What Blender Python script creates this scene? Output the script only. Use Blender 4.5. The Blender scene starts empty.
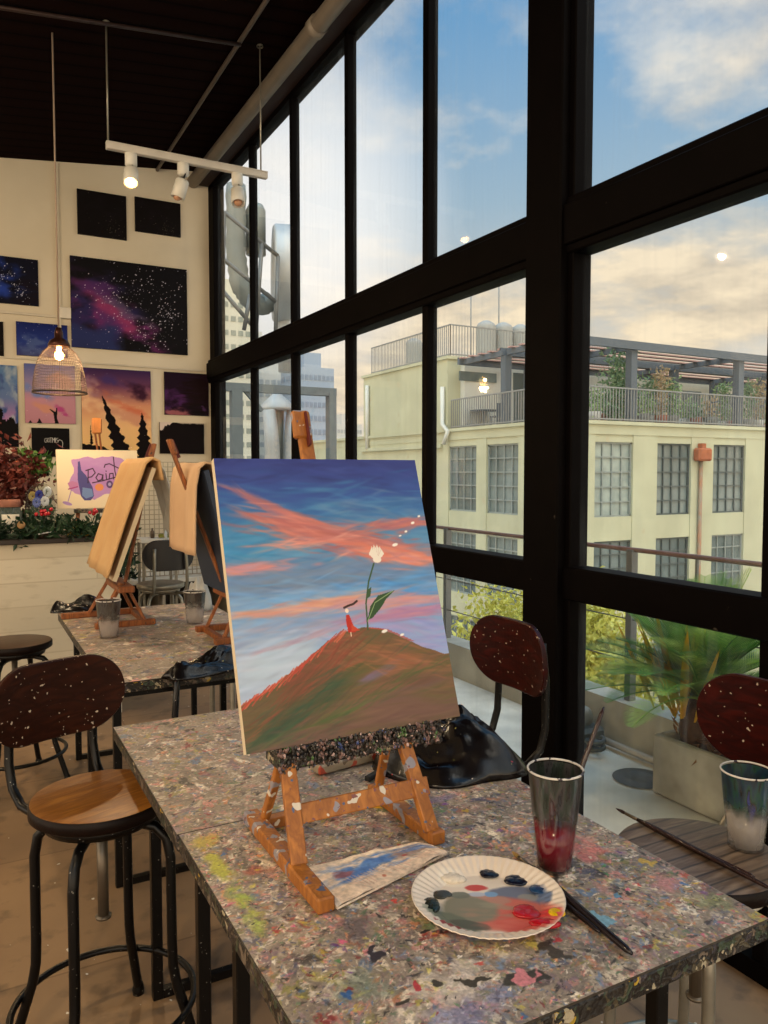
import bpy, math, random
import numpy as np
from mathutils import Vector, Matrix, Euler
PI = math.pi
rnd = random.Random(7)
nr = np.random.RandomState(5)
S = bpy.context.scene
COL = S.collection

# ---------------------------------------------------------------- camera
FPX = 775.0; CH = 1.48
PITCH = math.atan(40/FPX); YAW = math.atan(422/FPX*math.cos(PITCH))
FW = Vector((math.sin(YAW)*math.cos(PITCH), math.cos(YAW)*math.cos(PITCH), -math.sin(PITCH)))
RT = Vector((math.cos(YAW), -math.sin(YAW), 0)); UP = RT.cross(FW)
CP = Vector((0, 0, CH))
cam = bpy.data.cameras.new('camera'); camo = bpy.data.objects.new('camera', cam); COL.objects.link(camo)
camo.matrix_world = Matrix.Translation(CP) @ Matrix((RT, UP, -FW)).transposed().to_4x4()
cam.sensor_fit = 'VERTICAL'; cam.sensor_height = 24; cam.lens = FPX/1024*24
cam.clip_start = .02; cam.clip_end = 600
S.camera = camo
def ray(px, py): return FW + RT*(px-384)/FPX - UP*(py-512)/FPX
def onX(px, py, X): d = ray(px, py); return CP + d*(X/d.x)      # where the sight line meets a real plane x = X
def onY(px, py, Y): d = ray(px, py); return CP + d*(Y/d.y)
def onZ(px, py, Z): d = ray(px, py); return CP + d*((Z-CH)/d.z)

# ---------------------------------------------------------------- materials
def lin(c):
    if isinstance(c, str): c = [int(c[i:i+2], 16)/255 for i in (0, 2, 4)]
    return [(x/12.92 if x <= .04045 else ((x+.055)/1.055)**2.4) for x in c]
def c4(c): return tuple(lin(c))+(1,)
class NT:
    def __init__(s, name):
        s.m = bpy.data.materials.new(name); s.m.use_nodes = True; s.t = s.m.node_tree
        s.b = s.t.nodes['Principled BSDF']; s.out = s.t.nodes['Material Output']
        s.tc = s.t.nodes.new('ShaderNodeTexCoord')
    def n(s, ty, **k):
        o = s.t.nodes.new('ShaderNode'+ty)
        for a, v in k.items():
            if a in o.inputs: o.inputs[a].default_value = v
            else: setattr(o, a, v)
        return o
    def l(s, a, b): s.t.links.new(a, b)
    def mix(s, f, a, b, mode='MIX'):
        m = s.n('Mix', data_type='RGBA', blend_type=mode)
        for i, v in ((0, f), (6, a), (7, b)):
            if hasattr(v, 'links'): s.l(v, m.inputs[i])
            else: m.inputs[i].default_value = v
        return m.outputs[2]
    def ramp(s, f, stops, interp='LINEAR'):
        r = s.n('ValToRGB'); r.color_ramp.interpolation = interp
        e = r.color_ramp.elements
        while len(e) > 1: e.remove(e[-1])
        e[0].position = stops[0][0]; e[0].color = stops[0][1]
        for p, c in stops[1:]:
            q = e.new(p); q.color = c
        s.l(f, r.inputs[0]); return r.outputs[0]
    def noise(s, scale, detail=3, sc=None, dist=0, coord='Object'):
        no = s.n('TexNoise', Scale=scale, Detail=detail, Distortion=dist)
        src = s.tc.outputs[coord]
        if sc:
            mp = s.n('Mapping'); mp.inputs['Scale'].default_value = sc; s.l(src, mp.inputs[0]); src = mp.outputs[0]
        s.l(src, no.inputs[0]); return no.outputs[0]
    def bump(s, h, strength=.3, dist=.01):
        b = s.n('Bump', Strength=strength, Distance=dist); s.l(h, b.inputs['Height']); s.l(b.outputs[0], s.b.inputs['Normal'])
MC = {}
def mat(name, col, rough=.6, metal=0, vary=.15, scale=8, bump=0, col2=None, spec=.5, specks=None, sc=None, trans=0, emit=None, es=1):
    if name in MC: return MC[name]
    t = NT(name); b = t.b
    a = c4(col); a2 = c4(col2) if col2 else tuple(x*(1-vary) for x in a[:3])+(1,)
    f = t.noise(scale, 4, sc)
    rr = t.ramp(f, [(.35, a2), (.65, a)])
    if specks:
        for k, (sc_, th, cc) in enumerate(specks):
            v = t.n('TexNoise', Scale=sc_, Detail=1.5, Roughness=.4); t.l(t.tc.outputs['Object'], v.inputs[0])
            fr = t.ramp(v.outputs[0], [(th, (0, 0, 0, 1)), (th+.012, (1, 1, 1, 1))])
            rr = t.mix(fr, rr, c4(cc))
    t.l(rr, b.inputs['Base Color'])
    b.inputs['Roughness'].default_value = rough; b.inputs['Metallic'].default_value = metal
    b.inputs['Specular IOR Level'].default_value = spec
    if trans: b.inputs['Transmission Weight'].default_value = trans; b.inputs['IOR'].default_value = 1.3
    if emit: b.inputs['Emission Color'].default_value = c4(emit); b.inputs['Emission Strength'].default_value = es
    if bump: t.bump(f, bump)
    MC[name] = t.m; return t.m
def wood(name, c1, c2, scale=6, rough=.5, sc=(1, 12, 12), specks=None, lines=None):
    if name in MC: return MC[name]
    t = NT(name)
    f = t.noise(scale, 6, sc, .6)
    r = t.ramp(f, [(.3, c4(c1)), (.5, c4(c2)), (.7, c4(c1))])
    if specks:
        for (s_, th, cc) in specks:
            v = t.n('TexNoise', Scale=s_, Detail=1.5, Roughness=.4); t.l(t.tc.outputs['Object'], v.inputs[0])
            r = t.mix(t.ramp(v.outputs[0], [(th, (0, 0, 0, 1)), (th+.012, (1, 1, 1, 1))]), r, c4(cc))
    if lines:
        w = t.n('TexWave', Scale=lines, Distortion=.3, bands_direction='X'); t.l(t.tc.outputs['Object'], w.inputs[0])
        r = t.mix(t.ramp(w.outputs[0], [(.0, (.8, .8, .8, 1)), (.12, (0, 0, 0, 1))]), r, (.01, .008, .006, 1))
    t.l(r, t.b.inputs['Base Color']); t.b.inputs['Roughness'].default_value = rough
    t.b.inputs['Specular IOR Level'].default_value = .15 if 'backrest' in name or 'rim' in name else .5
    t.bump(f, .15); MC[name] = t.m; return t.m
def attr_mat(name, rough=.6, fine=None, bump=0, bscale=200, spec=.5):
    if name in MC: return MC[name]
    t = NT(name); a = t.n('Attribute', attribute_name='Col'); c = a.outputs['Color']
    if fine:
        nz = t.noise(fine, 3); c = t.mix(1, c, t.ramp(nz, [(.3, (.72, .72, .72, 1)), (.7, (1.2, 1.2, 1.2, 1))]), 'MULTIPLY')
    t.l(c, t.b.inputs['Base Color']); t.b.inputs['Roughness'].default_value = rough
    t.b.inputs['Specular IOR Level'].default_value = spec
    if bump: t.bump(t.noise(bscale, 3), bump, .002)
    MC[name] = t.m; return t.m
def glass_mat(name, tint=(1, 1, 1, 1), dirt_veil=.0, refl=1.0):
    if name in MC: return MC[name]
    t = NT(name); tr = t.n('BsdfTransparent', Color=tint); gl = t.n('BsdfGlossy', Roughness=.02)
    ge = t.n('NewGeometry'); dp_ = t.n('VectorMath', operation='DOT_PRODUCT'); t.l(ge.outputs['Normal'], dp_.inputs[0]); t.l(ge.outputs['Incoming'], dp_.inputs[1])
    def mm(op, a, b=None):
        q = t.n('Math', operation=op)
        for i, v in enumerate((a, b)):
            if v is None: continue
            if hasattr(v, 'links'): t.l(v, q.inputs[i])
            else: q.inputs[i].default_value = v
        return q.outputs[0]
    fr = mm('ADD', mm('MULTIPLY', mm('POWER', mm('SUBTRACT', 1.0, mm('ABSOLUTE', dp_.outputs['Value'])), 5.0), .5), .018)   # Schlick reflectance, same from both sides
    m = t.n('MixShader')
    t.l(fr, m.inputs[0]); t.l(tr.outputs[0], m.inputs[1]); t.l(gl.outputs[0], m.inputs[2])
    o = m.outputs[0]
    if dirt_veil:
        d = t.n('BsdfTranslucent', Color=(.8, .78, .72, 1))
        ns = t.noise(7, 4, (6, 6, .25))
        f = t.ramp(ns, [(.5, (dirt_veil*.25,)*3+(1,)), (.75, (dirt_veil*1.6,)*3+(1,))])
        m2 = t.n('MixShader'); t.l(f, m2.inputs[0]); t.l(o, m2.inputs[1]); t.l(d.outputs[0], m2.inputs[2]); o = m2.outputs[0]
    t.l(o, t.out.inputs[0]); MC[name] = t.m; return t.m

# ---------------------------------------------------------------- mesh building
class MB:
    def __init__(s): s.v = []; s.f = []; s.mi = []; s.sm = []; s.k = 0
    def add(s, vs, fs, smooth=False):
        o = len(s.v); s.v += [tuple(p) for p in vs]
        for f in fs: s.f.append(tuple(i+o for i in f)); s.mi.append(s.k); s.sm.append(smooth)
        return s
    def m(s, k): s.k = k; return s
    def box(s, lo, hi, M=None, bev=0):
        (a, b, c), (d, e, g) = lo, hi
        a, d = min(a, d), max(a, d); b, e = min(b, e), max(b, e); c, g = min(c, g), max(c, g)
        if bev:
            r = min(bev, (d-a)/2.01, (e-b)/2.01, (g-c)/2.01); vs = []; idx = {}
            for i, x in enumerate((a, d)):
                for j, y in enumerate((b, e)):
                    for k, z in enumerate((c, g)):
                        sx, sy, sz = (r if i == 0 else -r), (r if j == 0 else -r), (r if k == 0 else -r)
                        for q, p in enumerate(((x, y+sy, z+sz), (x+sx, y, z+sz), (x+sx, y+sy, z))):
                            idx[i, j, k, q] = len(vs); vs.append(p)
            F = []
            for i in (0, 1):
                F.append([idx[i, 0, 0, 0], idx[i, 1, 0, 0], idx[i, 1, 1, 0], idx[i, 0, 1, 0]][::(1 if i else -1)])
                F.append([idx[0, i, 0, 1], idx[1, i, 0, 1], idx[1, i, 1, 1], idx[0, i, 1, 1]][::(-1 if i else 1)])
                F.append([idx[0, 0, i, 2], idx[1, 0, i, 2], idx[1, 1, i, 2], idx[0, 1, i, 2]][::(1 if i else -1)])
            for i in (0, 1):
                for j in (0, 1):
                    w = 1 if i == j else -1
                    F.append([idx[i, j, 0, 0], idx[i, j, 1, 0], idx[i, j, 1, 1], idx[i, j, 0, 1]][::-w])
                    F.append([idx[i, 0, j, 0], idx[i, 1, j, 0], idx[i, 1, j, 2], idx[i, 0, j, 2]][::w])
                    F.append([idx[0, i, j, 1], idx[1, i, j, 1], idx[1, i, j, 2], idx[0, i, j, 2]][::-w])
            for i in (0, 1):
                for j in (0, 1):
                    for k in (0, 1):
                        F.append([idx[i, j, k, 0], idx[i, j, k, 1], idx[i, j, k, 2]][::(1 if (i+j+k) % 2 else -1)])
            if M: vs = [M @ Vector(p) for p in vs]
            return s.add(vs, F)
        vs = [(x, y, z) for x in (a, d) for y in (b, e) for z in (c, g)]
        if M: vs = [M @ Vector(p) for p in vs]
        return s.add(vs, [(0, 1, 3, 2), (4, 6, 7, 5), (0, 4, 5, 1), (2, 3, 7, 6), (0, 2, 6, 4), (1, 5, 7, 3)])
    def bar(s, p, q, w, h, up=(0, 0, 1), bev=0):        # rectangular bar from p to q
        p, q = Vector(p), Vector(q); d = q-p; L = d.length; d.normalize(); u = Vector(up)
        x = d.cross(u)
        if x.length < 1e-4: x = d.cross(Vector((1, 0, 0)))
        x.normalize(); u = x.cross(d)
        M = Matrix((x, d, u)).transposed().to_4x4(); M.translation = p
        return s.box((-w/2, 0, -h/2), (w/2, L, h/2), M, bev)
    def tube(s, pts, r, n=10, closed=False, cap=True):
        P = [Vector(p) for p in pts]; N = len(P); rs = r if isinstance(r, (list, tuple)) else [r]*N
        vs = []; prev = None
        for i in range(N):
            if closed: d = P[(i+1) % N]-P[i-1]
            else: d = P[min(i+1, N-1)]-P[max(i-1, 0)]
            d.normalize()
            if prev is None:
                a = Vector((0, 0, 1)) if abs(d.z) < .9 else Vector((1, 0, 0)); x = d.cross(a).normalized()
            else: x = (prev-d*prev.dot(d)).normalized()
            prev = x; y = d.cross(x)
            for k in range(n):
                t = 2*PI*k/n; vs.append(P[i]+(x*math.cos(t)+y*math.sin(t))*rs[i])
        F = []
        for i in range(N if closed else N-1):
            j = (i+1) % N
            for k in range(n): F.append((i*n+k, i*n+(k+1) % n, j*n+(k+1) % n, j*n+k))
        if cap and not closed: F += [tuple(range(n))[::-1], tuple((N-1)*n+k for k in range(n))]
        return s.add(vs, F, True)
    def lathe(s, prof, c=(0, 0, 0), n=32, M=None, smooth=True):
        vs = []; F = []
        for r, z in prof:
            for k in range(n):
                t = 2*PI*k/n; vs.append((c[0]+r*math.cos(t), c[1]+r*math.sin(t), c[2]+z))
        if M: vs = [M @ Vector(p) for p in vs]
        for i in range(len(prof)-1):
            for k in range(n): F.append((i*n+k, i*n+(k+1) % n, (i+1)*n+(k+1) % n, (i+1)*n+k))
        if prof[0][0] > 1e-5: pass
        return s.add(vs, F, smooth)
    def ball(s, c, r, n=12, sc=(1, 1, 1)):
        pr = [(max(1e-4, r*math.sin(PI*i/n)), -r*math.cos(PI*i/n)) for i in range(n+1)]
        M = Matrix.Translation(c) @ Matrix.Diagonal((*sc, 1)); return s.lathe(pr, n=n+4, M=M)
    def prism(s, poly, M, t):                          # poly in local xy, thickness along +z
        n = len(poly); vs = [M @ Vector((x, y, 0)) for x, y in poly]+[M @ Vector((x, y, t)) for x, y in poly]
        return s.add(vs, [tuple(range(n))[::-1], tuple(range(n, 2*n))]+[(i, (i+1) % n, n+(i+1) % n, n+i) for i in range(n)])
    def build(s, name, mats, parent=None, loc=None):
        me = bpy.data.meshes.new(name); me.from_pydata(s.v, [], s.f); me.validate()
        mats = mats if isinstance(mats, (list, tuple)) else [mats]
        for m in mats: me.materials.append(m)
        if len(me.polygons) == len(s.mi):
            me.polygons.foreach_set('material_index', s.mi); me.polygons.foreach_set('use_smooth', s.sm)
        o = bpy.data.objects.new(name, me); COL.objects.link(o)
        if parent: o.parent = parent
        if loc: o.location = loc
        me.update(); return o
def tag(o, label=None, cat=None, group=None, kind=None):
    for k, v in (('label', label), ('category', cat), ('group', group), ('kind', kind)):
        if v: o[k] = v
    return o
def thing(name, label, cat, loc=(0, 0, 0), rz=0, group=None):
    o = bpy.data.objects.new(name, None); o.empty_display_size = .1; COL.objects.link(o); o.location = loc; o.rotation_euler = (0, 0, rz)
    return tag(o, label, cat, group)
def dup(root, loc=None, rz=None, label=None, parent=None):
    c = root.copy(); COL.objects.link(c)
    if parent: c.parent = parent
    for ch in list(root.children): dup(ch, parent=c)
    if loc is not None: c.location = loc
    if rz is not None: c.rotation_euler = (0, 0, rz)
    if label: c['label'] = label
    return c
def struct(mb, name, m): o = mb.build(name, m); o['kind'] = 'structure'; return o

# ---------------------------------------------------------------- painted surfaces (what is painted on canvases and table tops)
def vnoise(h, w, fy, fx, oct=4, rs=nr):
    out = np.zeros((h, w)); amp = 1; tot = 0
    for o in range(oct):
        gy, gx = max(2, int(fy*2**o)+2), max(2, int(fx*2**o)+2); g = rs.rand(gy+1, gx+1)
        y = np.linspace(0, gy-1.001, h); x = np.linspace(0, gx-1.001, w); yi = y.astype(int); xi = x.astype(int)
        ty = (y-yi)[:, None]; tx = (x-xi)[None]; ty = ty*ty*(3-2*ty); tx = tx*tx*(3-2*tx)
        a = g[yi][:, xi]; b = g[yi][:, xi+1]; c = g[yi+1][:, xi]; d = g[yi+1][:, xi+1]
        out += amp*((a*(1-tx)+b*tx)*(1-ty)+(c*(1-tx)+d*tx)*ty); tot += amp; amp *= .5
    return out/tot
class Img:
    def __init__(s, w, h, c=(.5, .5, .5)):
        s.w, s.h = w, h; s.a = np.zeros((h, w, 3)); s.a[:] = s.c(c)
        s.u, s.v = np.meshgrid((np.arange(w)+.5)/w, (np.arange(h)+.5)/h)
        s.asp = h/w
    def c(s, c): return np.array([int(c[i:i+2], 16)/255 for i in (0, 2, 4)]) if isinstance(c, str) else np.array(c, float)
    def vgrad(s, stops):
        ps = [p for p, _ in stops]; cs = np.array([s.c(c) for _, c in stops])
        for k in range(3): s.a[..., k] = np.interp(s.v, ps, cs[:, k])
    def blend(s, m, c):
        m = np.clip(m, 0, 1)[..., None]; s.a = s.a*(1-m)+s.c(c)*m
    def nz(s, fx, fy, o=4): return vnoise(s.h, s.w, fy, fx, o)
    def inside(s, pts, wob=0, f=20):
        u = s.u+(s.nz(f, f, 3)-.5)*wob if wob else s.u; v = s.v+(s.nz(f, f, 3)-.5)*wob if wob else s.v
        ins = np.zeros(s.u.shape, bool); n = len(pts)
        for i in range(n):
            (x1, y1), (x2, y2) = pts[i], pts[i-1]
            if y1 == y2: continue
            c = ((y1 > v) != (y2 > v)) & (u < (x2-x1)*(v-y1)/(y2-y1)+x1); ins ^= c
        return ins
    def poly(s, pts, c, al=1, wob=0, f=20): s.blend(s.inside(pts, wob, f)*al, c)
    def seg(s, p, q):
        px, py = p; dx, dy = q[0]-px, (q[1]-py)*s.asp; L = dx*dx+dy*dy+1e-12
        t = np.clip(((s.u-px)*dx+(s.v-py)*s.asp*dy)/L, 0, 1)
        return np.hypot(s.u-px-t*dx, (s.v-py)*s.asp-t*dy)
    def stroke(s, pts, w, c, al=1, soft=.3):
        d = np.full(s.u.shape, 9.)
        for i in range(len(pts)-1): d = np.minimum(d, s.seg(pts[i], pts[i+1]))
        s.blend(np.clip((w-d)/(w*soft), 0, 1)*al, c)
    def ell(s, cx, cy, rx, ry, c, al=1, ang=0, soft=.05):
        x = s.u-cx; y = (s.v-cy)*s.asp; ca, sa = math.cos(ang), math.sin(ang)
        d = np.hypot((x*ca+y*sa)/rx, (-x*sa+y*ca)/ry); s.blend(np.clip((1-d)/soft, 0, 1)*al, c)
    def streak(s, cx, cy, rx, ry, c, al=.8, ang=0, fx=3, fy=30):
        x = s.u-cx; y = (s.v-cy)*s.asp; ca, sa = math.cos(ang), math.sin(ang)
        X, Y = (x*ca+y*sa)/rx, (-x*sa+y*ca)/ry; d = np.sqrt(X*X+Y*Y)
        n = s.nz(fx, fy, 4); s.blend(np.clip((1.05-d)*1.25+(n-.5)*3.4, 0, 1)*np.clip((1.35-d)*1.6, 0, 1)*al, c)
    def stars(s, n, c=(1, 1, 1), mx=1.4, clus=None):
        for _ in range(n):
            if clus and rnd.random() < .7:
                k = rnd.choice(clus); x = rnd.gauss(k[0], k[2]); y = rnd.gauss(k[1], k[2])
            else: x, y = rnd.random(), rnd.random()
            i, j = int(y*s.h), int(x*s.w)
            if 0 <= i < s.h-1 and 0 <= j < s.w-1:
                b = rnd.uniform(.25, .95); s.a[i, j] = s.a[i, j]*(1-b)+s.c(c)*b
                if rnd.random() < .12*mx: s.a[i:i+2, j:j+2] = s.a[i:i+2, j:j+2]*.3+s.c(c)*.7
    def splat(s, n, pal, wts, a=(.004, .016), asp=(1.5, 4), ang=None, area=(0, 1, 0, 1)):
        cs = [s.c(c) for c in pal]; ks = nr.choice(len(cs), n, p=np.array(wts)/sum(wts))
        for k in ks:
            r = rnd.uniform(a[0]**.5, a[1]**.5)**2; r2 = r/rnd.uniform(*asp); t = rnd.uniform(0, PI) if ang is None else rnd.gauss(ang, .5)
            cx, cy = rnd.uniform(area[0], area[1]), rnd.uniform(area[2], area[3]); R = r*1.35
            x0, x1 = max(0, int((cx-R)*s.w)), min(s.w, int((cx+R)*s.w)+2); y0, y1 = max(0, int((cy-R)*s.h)), min(s.h, int((cy+R)*s.h)+2)
            if x1 <= x0 or y1 <= y0: continue
            X = s.u[y0:y1, x0:x1]-cx; Y = s.v[y0:y1, x0:x1]-cy; ca, sa = math.cos(t), math.sin(t)
            A = (X*ca+Y*sa)/r; B = (-X*sa+Y*ca)/r2; th = np.arctan2(B, A)
            lim = 1+.22*np.sin(3*th+rnd.random()*6)+.15*np.sin(5*th+rnd.random()*6)
            m = (np.clip((lim-np.hypot(A, B))*3, 0, 1)*rnd.uniform(.45, 1))[..., None]
            s.a[y0:y1, x0:x1] = s.a[y0:y1, x0:x1]*(1-m)+np.clip(cs[k]*rnd.uniform(.85, 1.12), 0, 1)*m
def brushwork(s, n, cx, cy, sx, sy, ang, L, T, pal, al=.4, jit=.15):
    cs = [s.c(c) for c in pal]
    for _ in range(n):
        k = rnd.randrange(len(cs)); a, b = rnd.gauss(0, .5), rnd.gauss(0, .5); ca, sa = math.cos(ang), math.sin(ang)
        x0 = cx+a*sx*ca-b*sy*sa; y0 = cy+(a*sx*sa+b*sy*ca)/s.asp; t = ang+rnd.gauss(0, jit); r = L*rnd.uniform(.4, 1.2); r2 = T*rnd.uniform(.5, 1.3)
        X0, X1 = max(0, int((x0-r)*s.w)), min(s.w, int((x0+r)*s.w)+2); Y0, Y1 = max(0, int((y0-r)*s.h)), min(s.h, int((y0+r)*s.h)+2)
        if X1 <= X0 or Y1 <= Y0: continue
        X = s.u[Y0:Y1, X0:X1]-x0; Y = (s.v[Y0:Y1, X0:X1]-y0)*s.asp; c2, s2 = math.cos(t), math.sin(t)
        A = (X*c2+Y*s2)/r; B = (-X*s2+Y*c2)/r2
        m = (np.exp(-(A*A*2.2))*np.exp(-(B*B*1.6))*(np.abs(A) < 1)*al*rnd.uniform(.5, 1))[..., None]
        s.a[Y0:Y1, X0:X1] = s.a[Y0:Y1, X0:X1]*(1-m)+np.clip(cs[k]*rnd.uniform(.93, 1.07), 0, 1)*m
def put_colors(me, img, nfront, side):
    lc = np.where(img.a <= .04045, img.a/12.92, ((np.clip(img.a, 0, 1)+.055)/1.055)**2.4)
    n = len(me.vertices); arr = np.ones((n, 4)); arr[:, :3] = lin(side); arr[:nfront, :3] = lc.reshape(-1, 3)
    at = me.color_attributes.new('Col', 'FLOAT_COLOR', 'POINT'); at.data.foreach_set('color', arr.ravel().astype(np.float32))
def painted_slab(name, w, h, t, img, m, side='d8cdb8', parent=None, back=True):
    """local frame: x right, z up, front at y=0 facing -y, thickness along +y; origin bottom-left"""
    W, H = img.w, img.h
    xs = np.linspace(0, w, W); zs = np.linspace(0, h, H); X, Z = np.meshgrid(xs, zs)
    fv = np.stack([X.ravel(), np.zeros(W*H), Z.ravel()], 1)
    i = np.arange(H-1)[:, None]*W+np.arange(W-1)[None]; F = np.stack([i, i+1, i+W+1, i+W], -1).reshape(-1, 4)
    ext = np.array([(x, y, z) for y in (0, t) for x in (0, w) for z in (0, h)], float)
    o = W*H; ef = [(0, 1, 5, 4), (2, 6, 7, 3), (1, 3, 7, 5), (0, 4, 6, 2), (4, 5, 7, 6)]
    V = np.vstack([fv, ext]); me = bpy.data.meshes.new(name)
    FF = F.tolist()+[[a+o for a in f] for f in ef]
    me.from_pydata(V.tolist(), [], FF); me.materials.append(m); put_colors(me, img, o, side)
    ob = bpy.data.objects.new(name, me); COL.objects.link(ob)
    if parent: ob.parent = parent
    return ob

# ---------------------------------------------------------------- common materials
M_black = mat('black_steel', '0a0706', .35, .1, .4, 30, spec=.3, specks=[(170, .735, '8a867e')])
M_frame = mat('black_window_steel', '070404', .6, 0, .3, 10, spec=.04, specks=[(26, .79, '3a3430')])
M_grey = mat('grey_painted_steel', '9a9384', .35, .6, .2, 20)
M_conc = mat('terrace_concrete', 'd9d2c2', .85, 0, .2, 3, .2, col2='b8b1a2')
M_wallp = mat('cream_wall_plaster', 'd6cab4', .85, 0, .1, 1.2, .08, col2='c8bba3')
M_white = mat('white_enamel', 'dad6cc', .4, .0, .1, 5)
M_dark = mat('dark_void', '0b0908', .7)
M_easel = wood('easel_beech', 'b8742e', '8f5520', 5, .5, (9, 9, 1.5), specks=[(26, .64, '8e8890'), (55, .69, '4f5a78'), (40, .69, 'cfc4b4'), (90, .70, '7a4a48')])
M_easel2 = wood('easel_beech_dark', 'a05c28', '76401a', 5, .5, (9, 9, 1.5), specks=[(50, .70, '3a302c')])
M_paint = attr_mat('acrylic_painting', .55, spec=.3)
M_paintd = attr_mat('varnished_painting', .6, spec=.08)
M_paper = mat('paper_white', 'eae2d4', .8, 0, .04, 30)

# ================================================================= SETTING
WX = 2.0          # inner face of the window wall
BY = 6.98         # back wall
# floor
t = NT('studio_floor'); f1 = t.noise(1.3, 6); f2 = t.noise(9, 4)
c = t.ramp(f1, [(.3, c4('7b6046')), (.5, c4('927352')), (.72, c4('a3835f'))])
c = t.mix(t.ramp(f2, [(.54, (0, 0, 0, 1)), (.70, (.75, .75, .75, 1))]), c, c4('5e4a36'))
br = t.n('TexBrick', Scale=1, offset=0); br.inputs['Brick Width'].default_value = .8; br.inputs['Row Height'].default_value = .8
br.inputs['Mortar Size'].default_value = .004; br.inputs['Color1'].default_value = (1, 1, 1, 1); br.inputs['Color2'].default_value = (.82, .82, .84, 1); br.inputs['Mortar'].default_value = (.62, .58, .54, 1)
t.l(t.tc.outputs['Object'], br.inputs[0]); c = t.mix(1, c, br.outputs[0], 'MULTIPLY')
v3 = t.n('TexNoise', Scale=34, Detail=1); t.l(t.tc.outputs['Object'], v3.inputs[0])
c = t.mix(t.ramp(v3.outputs[0], [(.75, (0, 0, 0, 1)), (.76, (1, 1, 1, 1))]), c, c4('d8d2c6'))
t.l(c, t.b.inputs['Base Color']); t.b.inputs['Roughness'].default_value = .55; t.bump(f2, .1)
fl = MB().box((-5, -3.5, -.2), (WX+.1, BY+.15, 0)); struct(fl, 'floor', t.m)
# ceiling: dark boards sloping up to the windows
t = NT('dark_ceiling_boards'); w = t.n('TexWave', Scale=2.2, Distortion=.2, bands_direction='Y'); t.l(t.tc.outputs['Object'], w.inputs[0])
t.l(t.ramp(w.outputs[0], [(0, c4('060303')), (.1, c4('150907')), (1, c4('180b08'))]), t.b.inputs['Base Color']); t.b.inputs['Roughness'].default_value = .95; t.b.inputs['Specular IOR Level'].default_value = .03; M_ceil = t.m
def cz(x): return 4.16+(x-2)*.112
cb = MB(); cb.add([(x, y, cz(x)+dz) for x in (-5, WX+.15) for y in (-3.5, BY+.15) for dz in (0, .15)], [(0, 1, 3, 2), (4, 6, 7, 5), (0, 4, 5, 1), (2, 3, 7, 6), (0, 2, 6, 4), (1, 5, 7, 3)])
struct(cb, 'ceiling', M_ceil)
# back wall
bw = MB().box((-5, BY, 0), (WX+.1, BY+.15, cz(WX)+.1)); struct(bw, 'wall_back', M_wallp)
# ledge lines and wall trunking on the back wall
p = onY(0, 311, BY-.02); q = onY(62, 317, BY-.02)
tr = MB().bar((-1, BY-.014, p.z), (q.x, BY-.014, q.z), .012, .02)
tr.box((onY(59, 300, BY).x-.015, BY-.03, 2.4), (onY(59, 300, BY).x+.01, BY-.001, cz(.8)-.02))
tr.bar((-1, BY-.012, onY(0, 356, BY-.02).z), (1.95, BY-.012, onY(209, 371, BY-.02).z+.0), .010, .014)
struct(tr, 'trim_1', mat('trunking_cream', 'c9bda8', .6))
jb = MB(); a, b = onY(59, 307, BY-.03), onY(71, 319, BY-.03); jb.box((a.x, BY-.045, b.z), (b.x, BY-.001, a.z), bev=.004)
tag(jb.build('junction_box', mat('box_cream', 'ddd3c2', .5)), 'small square cream junction box on back wall left of the big galaxy painting', 'junction box')
# ceiling pipe and beam along the windows
tag(MB().tube([(1.86, y, cz(1.86)-.1) for y in (-3, 1, BY-.01)], .052, 14).tube([(1.86, 4.2, cz(1.86)-.1), (1.86, 4.27, cz(1.86)-.1)], .06, 14).build('ceiling_pipe', mat('pipe_grey_brown', '8a7e70', .5, .2)), 'thick grey pipe running under the ceiling along the top of the windows', 'pipe')
struct(MB().box((WX-.09, -3, cz(2)-.13), (WX+.12, BY-.002, cz(2)-.0)), 'trim_2', mat('beam_brown', '2a140f', .7))
cd = MB(); cx = onZ(228, 75, 4.0).x
cd.tube([(cx, y, cz(cx)-.018) for y in (0, 3, BY-.02)], .014, 8)
tag(cd.build('ceiling_conduit', mat('conduit_grey', '6b5e55', .5, .4)), 'thin grey conduit crossing the dark ceiling lengthwise', 'conduit')
cy = onZ(240, 47, 4.05).y
tag(MB().tube([(-1, cy, cz(-1)-.04), (cx, cy, cz(cx)-.045)], .012, 8).build('ceiling_conduit', mat('conduit_dark', '3b2a25', .5, .4)), 'thin dark conduit crossing the ceiling sideways above the track light', 'conduit')
# window wall
MUL = [(-2.05, .04), (-1.17, .04), (-.3, .04), (.55, .04), (1.40, .045), (3.265, .05), (4.14, .045), (5.0, .04), (5.85, .035)]
Z0, ZL0, ZL1, ZU0, ZU1, ZT = .0, 1.0, 1.125, 2.285, 2.49, cz(2)-.12
wf = MB()
wf.box((1.95, 2.232, 0), (2.1, 2.435, ZT), bev=.006)                       # main post
wf.box((1.99, 2.205, 0), (2.08, 2.475, ZT), bev=.004)
for y, w_ in MUL: wf.box((WX, y-w_/2, 0), (WX+.06, y+w_/2, ZT), bev=.004)
wf.box((WX, 6.83, 0), (WX+.1, BY, ZT), bev=.004)
for z0, z1, bx in ((ZL0, ZL1, .0), (ZU0, ZU1, .0)):
    wf.box((WX-.02, -3.4, z0), (WX+.08, BY, z1), bev=.006)
wf.box((WX-.035, -3.4, ZU0+.03), (WX-.005, BY, ZU1-.03), bev=.004)
wf.box((WX-.01, -3.4, 0), (WX+.08, BY, .06)); wf.box((WX, -3.4, ZT-.05), (WX+.08, BY, ZT))
wo = struct(wf, 'window_1', M_frame)
M_glass = glass_mat('window_glass', (.97, .98, .97, 1), .025)  # dirt streaks also veil the view in place of outdoor haze
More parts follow.
